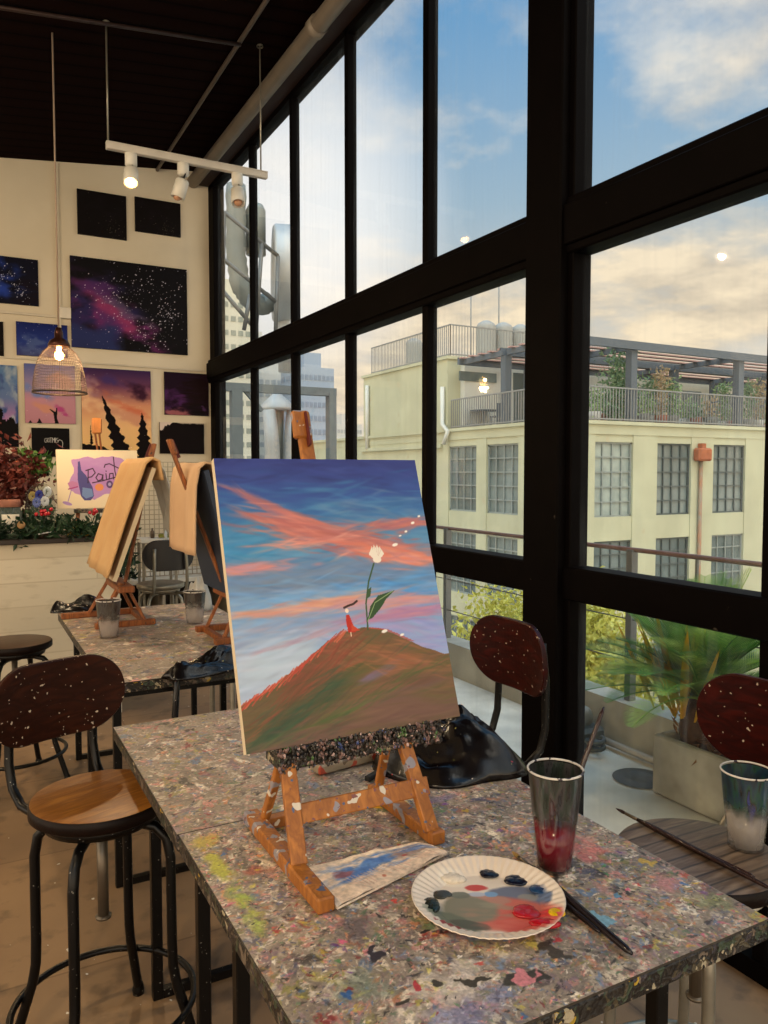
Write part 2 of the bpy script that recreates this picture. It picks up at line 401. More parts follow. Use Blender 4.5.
ys = [-3.4]+[y for y, _ in MUL[:5]]+[2.31]+[y for y, _ in MUL[5:]]+[6.9]
for i in range(len(ys)-1):
    for z0, z1 in ((.05, ZL0+.02), (ZL1-.02, ZU0+.02), (ZU1-.02, ZT-.02)):
        MB().box((WX+.035, ys[i], z0), (WX+.041, ys[i+1], z1)).build('glass_pane', M_glass, wo)
# terrace outside
tf = MB().box((WX+.1, -4, -.25), (3.1, 8.2, -.005)); struct(tf, 'terrace_floor', M_conc)
struct(MB().box((3.1, -4, -.4), (3.26, 8.2, .235)), 'terrace_curb', mat('curb_concrete', 'aea898', .9, 0, .3, 4, .2))
tag(MB().lathe([(.001, .004), (.05, .004), (.055, .008), (.085, .008), (.1, .003), (.13, .0)], onZ(640, 778, 0), 24).build('floor_drain', mat('drain_iron', '5a564e', .6, .5)), 'round iron drain in terrace floor beside the concrete planter', 'drain')
rail = thing('terrace_railing', 'thin cable railing with slim grey posts along the terrace edge', 'railing', (3.18, 3, .235))
def rel(o): return Vector((-o.location.x, -o.location.y, -o.location.z))
def shift(mb, o):
    mb.v = [(a-o.location.x, b-o.location.y, c-o.location.z) for a, b, c in mb.v]; return mb
shift(MB().tube([(3.18, -3.9, 1.06), (3.18, 8.1, 1.06)], .013, 8), rail).build('top_rail', mat('rail_rust', '7a5244', .5, .3), rail)
for y in (-2.1, -.4, 1.3, 3.03, 4.85, 6.5, 8.0):
    shift(MB().box((3.155, y-.02, .235), (3.2, y+.02, 1.06)), rail).build('post', mat('rail_grey', '6d6e6c', .5, .3), rail)
shift(MB().box((3.17, 2.60, .235), (3.182, 2.612, 1.05)), rail).build('thin_post', mat('rail_grey', '6d6e6c', .5, .3), rail)
for z in (.45, .68, .88): shift(MB().tube([(3.17, -3.9, z), (3.17, 8.1, z)], .0035, 6), rail).build('cable', mat('rail_cable', '4a4a48', .4, .6), rail)

# ================================================================= WORKSHOP TABLES
def table_img(N, seed, front=False):
    global nr
    im = Img(N, N, '938576'); 
    n1 = im.nz(6, 6, 5); n2 = im.nz(9, 9, 5); n3 = im.nz(4, 4, 4)
    im.blend((n1-.45)*3, 'ac9a88'); im.blend((n2-.55)*4, '6e655c'); im.blend((n3-.58)*3, 'a38f86')
    pal = ['998a7c', 'b5a592', 'ead9c2', 'd49086', '9a8088', '7083a0', '8f8852', '36302e', 'd08e66', 'c2b35a', '64785a', '9a4440', 'e7dccc', '7d6f66', '5b5a72']
    wt = [18, 14, 11, 9, 6, 6, 6, 7, 4.5, 3, 3, 3, 7, 13, 3]
    k = (N/520)
    im.splat(int(1500*k), pal, wt, (.012, .045), (1.5, 4))
    im.splat(int(9000*k*k), pal, wt, (.003, .014), (1.5, 5))
    im.splat(int(7000*k*k), pal, wt, (.0015, .006), (1, 3))
    if front:
        def patch(cx, cy, rx, ry, c, al, ang=0): im.streak(cx, cy, rx, ry, c, al, ang, 25, 25)
        # u along x (left to right), v along y (near to far)
        for (cx, cy, rx, ry, c, al, ang) in [(.05, .80, .03, .09, 'b9b83a', .9, 0), (.045, .60, .028, .12, 'a8bd3c', .85, 0), (.05, .93, .04, .04, 'c9b23a', .7, 0),
            (.86, .42, .10, .06, 'd4736c', .75, 1.1), (.92, .22, .08, .04, 'cc7f86', .6, 1.0), (.80, .60, .06, .04, 'd88a74', .5, .8),
            (.30, .14, .16, .06, 'e0d2c8', .7, .3), (.28, .07, .10, .05, '8d8fc0', .6, .2), (.15, .22, .07, .05, '7b8f80', .5, 0), (.40, .26, .05, .03, '7f86ad', .6, 0),
            (.63, .95, .10, .04, '6f86a8', .7, 0), (.70, .86, .07, .03, '7d6f96', .6, 0), (.20, .40, .06, .05, '54474f', .6, 0), (.45, .36, .10, .05, '8d9a52', .5, .2),
            (.55, .30, .12, .05, 'a0a050', .4, 0), (.12, .72, .05, .03, 'b04632', .6, 0), (.95, .10, .06, .04, '7d8a54', .5, 0), (.40, .50, .10, .06, 'c79b8c', .4, 0),
            (.62, .46, .12, .08, '7f6f66', .35, 0), (.75, .75, .08, .05, 'c9a08c', .4, .5)]:
            patch(cx, cy, rx, ry, c, al, ang)
        im.splat(1100, pal, wt, (.003, .012), (1.5, 4)); im.splat(160, ['c8463c', '3f6fb0', 'd8b030', 'e08a4a', '4f8a50', 'e8e0d8', '7a4a90', 'd86a88'], [1]*8, (.005, .014), (1, 3))
        for (cx, cy, rx, ry, c, ang) in [(.43, .10, .055, .02, '3a352a', -.3), (.44, .105, .028, .016, 'e08a92', .0), (.27, .16, .02, .012, '3a352a', .2), (.24, .17, .018, .014, 'c03c44', .3),
            (.33, .135, .030, .010, '3b3426', -.4), (.52, .13, .04, .025, '413a30', .2), (.55, .17, .02, .012, 'c94a4a', .1), (.19, .16, .02, .008, '3a3328', .1), (.30, .30, .014, .010, '2b2a33', 0), (.22, .30, .02, .013, '2f2b33', .2), (.36, .32, .010, .006, '24222a', 0),
            (.18, .06, .03, .018, 'c8b53a', .1), (.95, .30, .02, .012, 'd9b24a', .2), (.77, .22, .02, .012, '5f8fb0', .2), (.67, .17, .04, .012, '7fb0c8', .7)]:
            x = im.nz(30, 30, 4)-.5; x2 = im.nz(30, 30, 4)-.5; im.u = im.u+x*.10; im.v = im.v+x2*.06; im.ell(cx, cy, rx, ry*1.2, c, .93, ang, .12); im.u = im.u-x*.10; im.v = im.v-x2*.06
    return im
M_top = attr_mat('paint_crusted_tabletop', .48, 160, .5, 140)
def edge_mat():
    t = NT('paint_crusted_edge'); v = t.n('TexVoronoi', Scale=70, feature='F1'); nz_ = t.n('TexNoise', Scale=25, Detail=3)
    t.l(t.tc.outputs['Object'], nz_.inputs[0]); mx = t.mix(.12, t.tc.outputs['Object'], nz_.outputs[1]); t.l(mx, v.inputs[0])
    sp = t.n('SeparateColor'); t.l(v.outputs['Color'], sp.inputs[0])
    c = t.ramp(sp.outputs[0], [(0, c4('1c1714')), (.5, c4('2a231d')), (.62, c4('4a4130')), (.72, c4('35402f')), (.82, c4('6d5f52')), (.9, c4('3a3238')), (.95, c4('a79a80')), (.985, c4('b3932f'))], 'CONSTANT')
    t.l(c, t.b.inputs['Base Color']); t.b.inputs['Roughness'].default_value = .45; t.bump(v.outputs[0], .6, .004); return t.m
M_edge = edge_mat()
def make_table(x0, x1, y0, y1, N, front, label, lx=.085, ly=.13, far_rail=True):
    W, D = x1-x0, y1-y0
    o = thing('workshop_table', label, 'table', (x0, y0, 0), 0, None)
    im = table_img(N, 1, front)
    g = painted_slab('tabletop', W, D, .004, im, M_top, '3a332c', o)
    g.rotation_euler = (-PI/2, 0, 0); g.location = (0, 0, .75)       # lie flat: local z -> +y
    # rotate so that local -y (front) faces +z
    g.rotation_euler = (-PI/2, 0, 0)
    e = MB(); e.box((0, 0, .712), (W, D, .745), bev=.003)
    e.build('table_edge', M_edge, o)
    for a, b in ((lx, ly), (W-lx-.025, ly), (lx, D-ly), (W-lx-.025, D-ly)):
        MB().box((a-.014, b-.014, .0), (a+.014, b+.014, .70), bev=.002).build('leg', M_black, o)
    for b in (ly, D-ly):
        MB().box((lx+.014, b-.012, .0), (W-lx-.039, b+.012, .024)).build('floor_rail', M_black, o)
        MB().box((lx-.014, b-.012, .684), (W-lx-.011, b+.012, .712)).build('apron_rail', M_black, o)
    for a in (lx, W-lx-.025):
        MB().box((a-.012, ly+.012, .684), (a+.012, D-ly-.012, .712)).build('apron_rail', M_black, o)
    return o
TX0, TX1 = .366, 1.143
make_table(TX0, TX1, .782, 1.538, 560, True, 'nearest paint-crusted square table, the one carrying the canvas easel and paper plate palette')
make_table(TX0-.003, TX1+.003, 1.541, 2.29, 420, False, 'paint-crusted table joined behind the nearest one, with a heap of black cloth on it')
make_table(.42, 1.19, 2.765, 3.55, 300, False, 'far table of paint-stained wood with a coiled black strap hanging from its near edge', .04, .06)
make_table(.418, 1.192, 3.553, 4.30, 260, False, 'farthest paint-stained table, nearest the counter, under the easel with the tan apron', .075, .10)

# ================================================================= STOOLS
def rounded_plate(w, h, r, t, bend, c, n=36, tilt=0):
    mb = MB(); cols = []
    for i in range(n+1):
        x = -w/2*math.cos(PI*i/n); ax = abs(x); k = w/2-r
        hz = h/2 if ax < k else h/2-r+math.sqrt(max(0, r*r-(ax-k)**2)); hz = max(hz, .003)
        y = -bend*(x/(w/2))**2; cols.append((x, y, hz))
    vs = []; F = []
    for x, y, hz in cols:
        for (dy, dz) in ((0, -hz+.004), (0, hz-.004), (.003, hz), (t-.003, hz), (t, hz-.004), (t, -hz+.004), (t-.003, -hz), (.003, -hz)):
            vs.append((c[0]+x, c[1]+y+dy+tilt*dz, c[2]+dz))
    m = 8
    for i in range(n):
        for k in range(m): F.append((i*m+k, i*m+(k+1) % m, (i+1)*m+(k+1) % m, (i+1)*m+k))
    F += [tuple(range(m))[::-1], tuple(n*m+k for k in range(m))]
    mb.add(vs, F, False); return mb
M_seatO = wood('seat_orange_wood', 'a36a28', '7b4a1a', 3, .4, (2.5, 14, 3))
M_seatrim = wood('seat_dark_rim', '1a0c08', '100806', 4, .45)
M_backw = wood('backrest_dark_wood', '36190f', '24100a', 4, .38, (2, 8, 8), specks=[(95, .70, 'b9aa98'), (30, .755, '7d9aa0')])
M_backr = wood('backrest_red_wood', '380b07', '220504', 4, .35, (2, 8, 8), specks=[(95, .72, 'a89888')])
M_seatg = wood('seat_grey_plank', '8b7764', '5f4c3e', 3, .4, (14, 2, 3), lines=9)
M_seatd = wood('seat_dark_brown', '4a2c1a', '33200f', 3, .4, (2.5, 14, 3))
M_seatgr = wood('seat_grey_top', '7d6f5c', '5e5142', 3, .4, (2.5, 14, 3))
def make_stool(label, loc, rz, legm, seatm, rimm, backm, backz=.90, back=True, sz=.68, grp=None, legrot=PI/4, capm=None, R=.168):
    o = thing('bar_stool' , label, 'stool', loc, rz, grp)
    MB().lathe([(.001, sz), (R-.012, sz), (R-.004, sz-.002)], n=48).m(1).lathe([(R-.004, sz-.002), (R, sz-.007), (R, sz-.03), (R-.012, sz-.038), (.001, sz-.038)], n=48).build('seat', [seatm, rimm], o)
    MB().lathe([(.001, sz-.038), (.135, sz-.038), (.14, sz-.045), (.135, sz-.062), (.05, sz-.068), (.03, sz-.09), (.001, sz-.09)], n=36).build('seat_pan', capm or legm, o)
    MB().tube([(0, 0, sz-.09), (0, 0, sz-.31)], .0135, 12).lathe([(.001, 0), (.019, 0), (.02, .006), (.001, .012)], (0, 0, sz-.318), 16).build('screw_column', mat('screw_steel', '75695a', .4, .7), o)
    for k in range(4):
        a = legrot+k*PI/2; ca, sa = math.cos(a), math.sin(a)
        pr = [(.03, sz-.075), (.09, sz-.072), (.135, sz-.082), (.162, sz-.11), (.172, sz-.16), (.173, .30), (.175, .24), (.184, .19), (.235, .03), (.241, .0)]
        lg = MB().tube([(r*ca, r*sa, z) for r, z in pr], .0125, 12)
        lg.lathe([(.001, 0), (.016, 0), (.017, .012), (.013, .03)], (.238*ca, .238*sa, 0), 12)
        lg.build('leg', legm, o)
    MB().tube([(.219*math.cos(t*PI/30), .219*math.sin(t*PI/30), .145) for t in range(60)], .009, 8, closed=True).build('foot_ring', legm, o)
    if back:
        for s in (-1, 1):
            pts = [(s*.07, .06, sz-.06), (s*.10, .14, sz-.064), (s*.112, .20, sz-.055), (s*.116, .243, sz-.02), (s*.116, .262, sz+.04), (s*.112, .266, backz-.06), (s*.108, .255, backz+.05)]
            sm = []
            for i in range(len(pts)-1):
                for t_ in (0, .5): sm.append(tuple(pts[i][j]*(1-t_)+pts[i+1][j]*t_ for j in range(3)))
            sm.append(pts[-1]); MB().tube(sm, .0115, 10).build('back_support', legm, o)
        b = rounded_plate(.36, .215, .10, .018, .035, (0, .232, backz), tilt=-.06).build('backrest', backm, o)
    return o
make_stool('wooden-topped black stool with rounded paint-speckled backrest at the near left table corner', (.285, 2.00, 0), .34, M_black, M_seatO, M_seatrim, M_backw, .872, legrot=PI/4-.08)
make_stool('stool with greyish plank seat holding a water cup and brushes, right of the nearest table', (1.345, 1.085, 0), -PI/2-.02, M_grey, M_seatg, M_seatrim, M_backr, .905, legrot=PI/4+.05, capm=M_white)
make_stool('black stool with dark red oval backrest standing between the tables and the window post', (1.23, 1.865, 0), -PI/2, M_black, M_seatd, M_seatrim, M_backr, .925)
p = onZ(14, 641, .68)
make_stool('dark brown backless round stool at the far left in front of the counter', (p.x, p.y, 0), .3, M_black, M_seatd, M_seatrim, M_backw, back=False)
make_stool('grey tubular stool with black oval backrest in front of the wire grid panel', (1.245, 5.68, 0), PI+.05, M_grey, M_seatgr, M_grey, mat('black_ply', '1a1413', .4))
make_stool('backless grey stool half hidden behind the far table, left of the black strap', (1.16, 3.15+.35, 0), .1, M_grey, M_seatd, M_seatrim, M_backw, back=False)['label'] = 'grey-legged backless stool half hidden under the far table behind the canvas'

# ================================================================= MAIN EASEL AND CANVAS
def make_easel(label, w=.29, mh=.70, tray_w=.365, dx=.035, crust=True, wm=M_easel, ly=.30):
    o = thing('tabletop_easel', label, 'easel')
    # local: faces -y, origin on the table under the canvas foot; z from the table
    hw = w/2
    for s in (-1, 1):
        MB().box((s*hw-.016, -.235 if s < 0 else -.125, 0), (s*hw+.016, .15, .027), bev=.003).build('base_rail', wm, o)
        MB().bar((s*hw*.97, -.105, .022), (s*hw*.86, .0, .205), .030, .016, (1, 0, 0) if False else (0, 0, 1), .002).build('upright', wm, o)
        MB().bar((s*hw*.9, .105, .02), (s*hw*.80, .02, .2), .018, .014, (0, 0, 1), .002).build('rear_strut', wm, o)
    MB().box((-hw+.016, .095, .0), (hw-.016, .12, .022), bev=.002).build('rear_crossbar', wm, o)
    MB().bar((-hw*.92, -.062, .095), (hw*.95+.02, -.062, .095), .012, .036, (0, .5, 1), .002).build('front_crossbar', wm, o)
    MB().bar((dx, .03, .16), (dx, ly, .87*mh/.7), .034, .014, (0, -1, .4), .003).m(1).bar((dx+.002, ly-.045, .79*mh/.7), (dx+.002, ly-.015, .865*mh/.7), .004, .02, (0, -1, .4)).build('mast', [wm, mat('slot_dark_red', '5a1512', .6)], o)
    MB().bar((dx-.006, ly-.028, .805*mh/.7), (dx-.006, ly-.006, .87*mh/.7), .044, .018, (0, -1, .4), .005).build('top_clamp', wm, o)
    tr = MB(); tr.box((dx-tray_w/2, -.025, .165), (dx+tray_w/2, .05, .195), bev=.004)
    tray = tr.build('tray', M_edge if crust else wm, o)
    if crust:
        c = MB(); R_ = random.Random(3)
        for i in range(1500):
            x = dx+R_.uniform(-tray_w/2, tray_w/2); y = R_.uniform(-.034, -.008); z = R_.uniform(.165, .208) if y < -.02 else .2+R_.uniform(-.004, .008)
            c.ball((x, y, z), R_.uniform(.0014, .0042), 4, (1, .8, 1.3))
        c.build('dried_paint_crust', mat('dried_paint', '3d372f', .4, 0, .5, 60, .3, col2='241f1e', specks=[(60, .56, '7a5f5a'), (45, .64, '4d6a3c'), (50, .68, '3a4878'), (90, .66, 'c9a9a0')]), tray)
    return o
ez = make_easel('paint-spattered beech tabletop easel on the nearest table holding the hill painting'); ez.location = (.657, 1.375, .75)

cv = Img(420, 500, '5b79a8')
cv.vgrad([(0, 'a9b4cf'), (.22, 'a7bbd8'), (.38, '8aa9d2'), (.5, '6d97c8'), (.62, '6f8bb4'), (.72, '5f94bf'), (.8, '3d73ad'), (.88, '3a57a0'), (1, '363f86')])
cv.streak(.2, .75, .35, .06, '4a9ac4', .5, .1, 3, 24); cv.streak(.8, .83, .4, .05, '4a80b8', .5, -.1, 3, 24); cv.streak(.85, .31, .3, .08, '93a0d8', .7, -.2, 3, 20)
cv.streak(.10, .70, .22, .035, '3f8cc6', .7, 0, 3, 24); cv.streak(.35, .57, .5, .04, '7a8499', .6, .0, 3, 26); cv.streak(.85, .50, .25, .035, '4f96d8', .8, -.05, 3, 24)
cv.streak(.15, .5, .3, .03, '7fb0dc', .6, 0, 3, 26); cv.streak(.15, .30, .25, .09, 'bcd0e4', .7, .3, 3, 20)
bw_ = lambda *a, **k: brushwork(cv, *a, **k)
bw_(260, .5, .97, 1.0, .10, 0, .12, .012, ['343c80', '3c4a96', '2f3572', '44539c'], .5)
bw_(220, .5, .86, 1.0, .10, 0, .12, .010, ['3c5ca4', '336ba8', '3b4f98', '4a86b8'], .45)
bw_(200, .2, .72, .5, .12, .05, .12, .010, ['3f93c4', '5aa0c8', '4a84b8', '2f78b0'], .5)
bw_(200, .85, .80, .4, .10, -.05, .10, .010, ['4a80b8', '5a94c0', '7a90b0', '4070ac'], .45)
bw_(240, .35, .58, .8, .10, 0, .12, .009, ['74829c', '5f7aa8', '6a98c4', '868c9e'], .45)
bw_(200, .75, .53, .5, .06, 0, .10, .009, ['4a94dc', '5aa4e0', '4a80c0', '88a8d8'], .5)
bw_(220, .2, .50, .5, .08, 0, .12, .010, ['7fb0dc', '8cb8e0', '6a94cc', '9aa8c4'], .45)
bw_(260, .15, .30, .5, .16, .1, .12, .012, ['b4c4dc', 'bcd0e4', 'a0aec8', 'c4cce0'], .5)
bw_(160, .88, .36, .4, .12, -.2, .10, .010, ['9aa0d8', '8890d0', 'a898c8'], .5)
bw_(120, .35, .43, .5, .05, .1, .10, .008, ['9098b8', 'a8a0b4', '8aa0c8'], .5)
pk = ['b96a68', 'cc7c74', 'd68a7e', 'a8646e', 'c07064']; pk2 = ['d98a78', 'e4a08c', 'd9806c', 'c98890']
bw_(76, .26, .835, 0.163, 0.019, -.42, .09, .008, ['a06a78', 'b87878', '8f6f90', 'c07070'], .6)
bw_(144, .38, .77, 0.266, 0.043, -.22, .10, .008, pk, .65)
bw_(170, .52, .73, 0.326, 0.056, -.12, .10, .008, pk, .65)
bw_(76, .42, .715, 0.222, 0.019, .05, .08, .006, ['dc9c92', 'dc8c80'], .6)
bw_(110, .86, .765, 0.192, 0.022, .05, .09, .007, ['b86a6c', 'c87c78', 'a06a80', 'd08070'], .6)
bw_(76, .72, .70, 0.185, 0.025, -.1, .09, .008, pk, .55)
bw_(161, .83, .655, 0.237, 0.037, -.14, .10, .008, pk2+['dc7864'], .65)
bw_(93, .12, .635, 0.192, 0.017, .0, .09, .007, ['d08c84', 'c88890', 'b898ac'], .65)
bw_(161, .40, .49, 0.370, 0.022, .05, .10, .007, ['d9a08c', 'e0b09c', 'c88c88', 'd8987c'], .6)
bw_(136, .78, .475, 0.326, 0.025, .0, .10, .007, ['d0a0a0', 'c98c94', 'b898b8', 'd89c90'], .6)
bw_(127, .82, .43, 0.252, 0.022, .05, .09, .008, ['b884a8', 'a880b0', 'c88c98'], .6)
bw_(59, .34, .38, 0.222, 0.012, .18, .08, .006, ['b8a0b0', 'a89ab8'], .55)
hill = [(-.05, .14), (0, .165), (.1, .20), (.26, .27), (.43, .36), (.52, .385), (.60, .395), (.70, .38), (.80, .335), (.90, .29), (1.05, .24), (1.05, -.1), (-.05, -.1)]
hm = cv.inside(hill, .006, 30)
cv.blend(hm*1., '6a5a3e')
base = cv.a.copy(); sv = cv.a.copy()
for a in [(.75, .22, .4, .09, '8d5f48', -.18), (.45, .20, .35, .05, '5a5a34', .35), (.25, .12, .28, .08, '3a4f3c', .5), (.62, .13, .4, .06, '6f5550', .15), (.8, .05, .5, .08, '75564c', 0), (.35, .02, .5, .04, '6b5048', .1),
          (.78, .26, .18, .025, 'a4644a', -.15), (.62, .15, .2, .03, '8a5a48', .3), (.35, .28, .2, .03, '7f4636', .55), (.58, .31, .16, .05, '5f5a34', .1), (.12, .06, .16, .05, '2f4a3a', .3), (.5, .10, .14, .02, '4f5a3a', .3), (.85, .17, .22, .03, '6b4c3e', -.1), (.65, .22, .14, .02, '7d6b8a', .35)]:
    cv.streak(a[0], a[1], a[2], a[3], a[4], .85, a[5], 3, 26)
hp_ = ['6a5a34', '5c5030', '7d5a44', '4f5a34', '6e4f40']
bw_(500, .55, .22, 1.1, .22, .1, .12, .008, hp_, .4)
bw_(200, .75, .27, .5, .08, -.22, .12, .006, ['a4644a', '8f5a44', 'b07050', '7a5a38'], .5)
bw_(200, .35, .24, .3, .06, .55, .10, .005, ['8a4a38', 'a8503c', '6a4a34', '7a3f30'], .5)
bw_(200, .2, .08, .5, .12, .5, .12, .007, ['2f4a38', '3a5a40', '4a5434', '5a4a3c'], .5)
bw_(160, .55, .12, .6, .04, .3, .12, .006, ['4a5c34', '5f6a3c', '8a5a4c'], .45)
bw_(200, .7, .03, .9, .08, .05, .14, .008, ['75564c', '6b5048', '80604f', '64483f'], .5)
inside = cv.a.copy(); cv.a = sv
cv.a = np.where(hm[..., None], inside, cv.a)
for k in range(46):                                             # red grass strokes along the ridge
    t_ = k/46; x = .0+.5*t_; y = np.interp(x, [0, .1, .26, .43, .52], [.165, .20, .27, .36, .385]); L = rnd.uniform(.03, .08)
    cv.stroke([(x-.01, y-.02+rnd.uniform(-.01, .01)), (x+L*.8, y+L*.55-.01)], rnd.uniform(.0015, .004), rnd.choice(['c8503c', 'b8453a', 'd96a50', 'a84a38']), .75)
for k in range(14): x = .62+.015*k; y = np.interp(x, [.6, .7, .8, .9], [.395, .38, .335, .29]); cv.stroke([(x, y), (x+.03, y-.006)], .003, 'b0503f', .7)
cv.stroke([(.625, .385), (.635, .48), (.665, .56), (.705, .625)], .0045, '3d5a38'); 
cv.poly([(.63, .42), (.655, .47), (.70, .505), (.79, .52), (.74, .49), (.70, .455), (.655, .425)], '33502e'); cv.stroke([(.63, .415), (.68, .48), (.78, .518)], .002, '8fa878')
cv.poly([(.64, .495), (.655, .53), (.675, .54), (.662, .505)], '3d5a38')
for a, l in ((-.55, .05), (-.3, .062), (-.08, .066), (.15, .066), (.38, .062), (.6, .052)):
    bx, by = .725, .64; tx, ty = bx+math.sin(a)*l, by+math.cos(a)*l/cv.asp
    cv.poly([(bx-.012, by), ((bx+tx)/2-.014+.02*a, (by+ty)/2), (tx, ty), ((bx+tx)/2+.014+.02*a, (by+ty)/2), (bx+.012, by)], 'efe6da'); cv.stroke([(bx, by), (tx, ty)], .0012, 'c9a8a0', .7)
cv.ell(.725, .64, .022, .016, 'efe6da')
for x, y, r in ((.83, .69, .018), (.865, .722, .009), (.90, .737, .009), (.945, .768, .012), (.985, .792, .009), (.705, .372, .018), (.79, .35, .013)): cv.ell(x, y, r, r*.45, 'f4efe8', 1, .2, .3)
cv.poly([(.530, .445), (.545, .447), (.553, .42), (.565, .38), (.530, .38), (.525, .42)], 'b92f22'); cv.poly([(.550, .41), (.585, .385), (.545, .385)], 'c84a32'); cv.ell(.537, .46, .009, .010, 'f0d8c8')
cv.stroke([(.526, .472), (.548, .478), (.572, .482), (.592, .492)], .0055, '3a2420'); cv.stroke([(.540, .38), (.540, .368)], .003, 'e8c8b0')
v_ = (np.arange(cv.h)+.5)/cv.h; src_ = np.clip(((v_+.14*v_*(1-v_))*cv.h).astype(int), 0, cv.h-1); cv.a = cv.a[src_]; cv.a = np.roll(cv.a, -8, axis=1); cv.a[:, -8:] = cv.a[:, -9:-8]
al = math.atan2(.195, .56); CW, CHH = .475, .582
canvas = painted_slab('canvas_painting', CW, CHH, .018, cv, M_paint, 'd8c6aa')
canvas.location = (.449, 1.358, .958); canvas.rotation_euler = (-al, 0, 0)
tag(canvas, 'large canvas of a red-dressed figure and white tulip on a hill, on the near easel', 'painting')

# ---------------------------------------------------------------- things on the near table
def cup(label, loc, H, r0, r1, liquid, lev, lm, stain, stain_lo):
    o = thing('plastic_cup', label, 'cup', loc)
    t = NT('smeared_plastic'); sx = t.n('SeparateXYZ'); t.l(t.tc.outputs['Object'], sx.inputs[0])
    nz_ = t.noise(28, 4, (1, 1, .4)); 
    ma = t.n('Math', operation='MULTIPLY_ADD'); t.l(nz_, ma.inputs[0]); ma.inputs[1].default_value = .09; t.l(sx.outputs[2], ma.inputs[2])
    f = t.ramp(ma.outputs[0], [(stain_lo+.04, (.08, .08, .08, 1)), (stain_lo+.07, (.93, .93, .93, 1))])
    n2 = t.noise(40, 5, (1.4, 1.4, .35)); c_ = t.ramp(n2, [(.3, c4(stain[0])), (.45, c4(stain[1])), (.52, c4(stain[2])), (.6, c4(stain[0])), (.7, c4(stain[3]))])
    t.l(c_, t.b.inputs['Base Color']); t.b.inputs['Roughness'].default_value = .3
    tr = t.n('BsdfTransparent', Color=(.93, .93, .93, 1)); mx = t.n('MixShader'); t.l(f, mx.inputs[0]); t.l(tr.outputs[0], mx.inputs[1]); t.l(t.b.outputs[0], mx.inputs[2])
    g = t.n('BsdfGlossy', Roughness=.08); m2 = t.n('MixShader'); m2.inputs[0].default_value = .10; t.l(mx.outputs[0], m2.inputs[1]); t.l(g.outputs[0], m2.inputs[2]); t.l(m2.outputs[0], t.out.inputs[0])
    pr = [(.001, .002), (r0*.9, .002), (r0, 0), (r0, .004)]+[(r0+(r1-r0)*i/12*.96, .004+(H-.008)*i/12) for i in range(1, 13)]
    MB().lathe(pr, n=40).build('cup_wall', t.m, o)
    MB().tube([(r1*math.cos(a*PI/24), r1*math.sin(a*PI/24), H) for a in range(48)], .0022, 8, closed=True).build('rim', mat('clear_rim', 'd5cfc8', .2, 0, .2, 40, specks=[(60, .6, '3a3038')]), o)
    rl = r0+(r1-r0)*lev/H
    MB().lathe([(.001, .006), (r0-.002, .006), (rl-.002, lev), (.001, lev)], n=36).build('liquid', lm, o)
    return o
pc = (.945, 1.078, .75)
cup('tall plastic cup of dark red paint water on the nearest table', pc, .185, .032, .050, 0, .088, mat('red_water', '7a1022', .12, 0, .2, 12), ['100e10', '1c2a20', '3a3638', '4a4f58'], .085)
p2 = (1.452, 1.052, .681)
t = NT('cloudy_water'); t.b.inputs['Base Color'].default_value = c4('cfc4bd'); t.b.inputs['Roughness'].default_value = .1
tr_ = t.n('BsdfTransparent', Color=(.95, .93, .92, 1)); mx_ = t.n('MixShader'); mx_.inputs[0].default_value = .42; t.l(tr_.outputs[0], mx_.inputs[1]); t.l(t.b.outputs[0], mx_.inputs[2]); t.l(mx_.outputs[0], t.out.inputs[0]); M_cloud = t.m
cup('plastic cup of cloudy water with dark blue-green paint rim on the plank stool', p2, .165, .036, .053, 0, .075, M_cloud, ['10161c', '12344a', '16463a', '1c2f80'], .076)

def brush(label, tip, end, bcol, grp=None, r=.0042, hm_='1a1012'):
    tip, end = Vector(tip), Vector(end); o = thing('paint_brush', label, 'paintbrush', tuple(tip), 0, grp)
    d = end-tip; L = d.length; P_ = lambda t_: tip*0+d*t_
    MB().tube([P_(x) for x in (0, .02, .045, .075)], [.0008, .0026, .0042, .0034], 10).build('bristles', mat('bristle_'+bcol, bcol, .8, 0, .3, 60), o)
    MB().tube([P_(x) for x in (.072, .10, .165, .17)], [.0036, .0038, .0042, .0030], 12).build('ferrule', mat('ferrule', '8d7d68', .3, .9, .3, 50), o)
    MB().tube([P_(x) for x in (.168, .24, .4, .7, .96, 1)], [.0042, r*1.35, r*1.5, r*1.15, r*.9, r*.4], 12).build('handle', mat('handle_'+hm_, hm_, .25, 0, .4, 30), o)
    return o
a, b = onZ(512, 851, .757), onZ(632, 955, .757)
brush('black-handled brush nearest the red water cup on the near table, tan bristles', (a.x, a.y, .756), (b.x, b.y, .759), 'b08a4a', r=.0062)
a, b = onZ(519, 866, .757), onZ(600, 932, .757)
brush('slimmer dark brush lying between the paper plate and the thicker brush', (a.x, a.y, .755), (b.x, b.y, .757), '5a4630', r=.0042)
a, b = onZ(616, 808, .687), onZ(772, 892, .687)
brush('dark brush with reddish tip lying across the plank stool seat', (a.x, a.y, .686), (b.x, b.y, .692), '3a241e', r=.0045, hm_='2a1512')
a, b = onZ(648, 828, .687), onZ(752, 878, .687)
brush('second dark brush on the plank stool, lying closer to its water cup', (a.x+.008, a.y, .685), (b.x+.008, b.y, .687), '6a3a2a', r=.004, hm_='3a1a16')
e_ = onY(604, 707, 1.10)
b_ = brush('dark brush standing in the tall cup of red paint water', (.925, 1.078, .762), tuple(e_), '5a3020', r=.0042, hm_='2a1214')

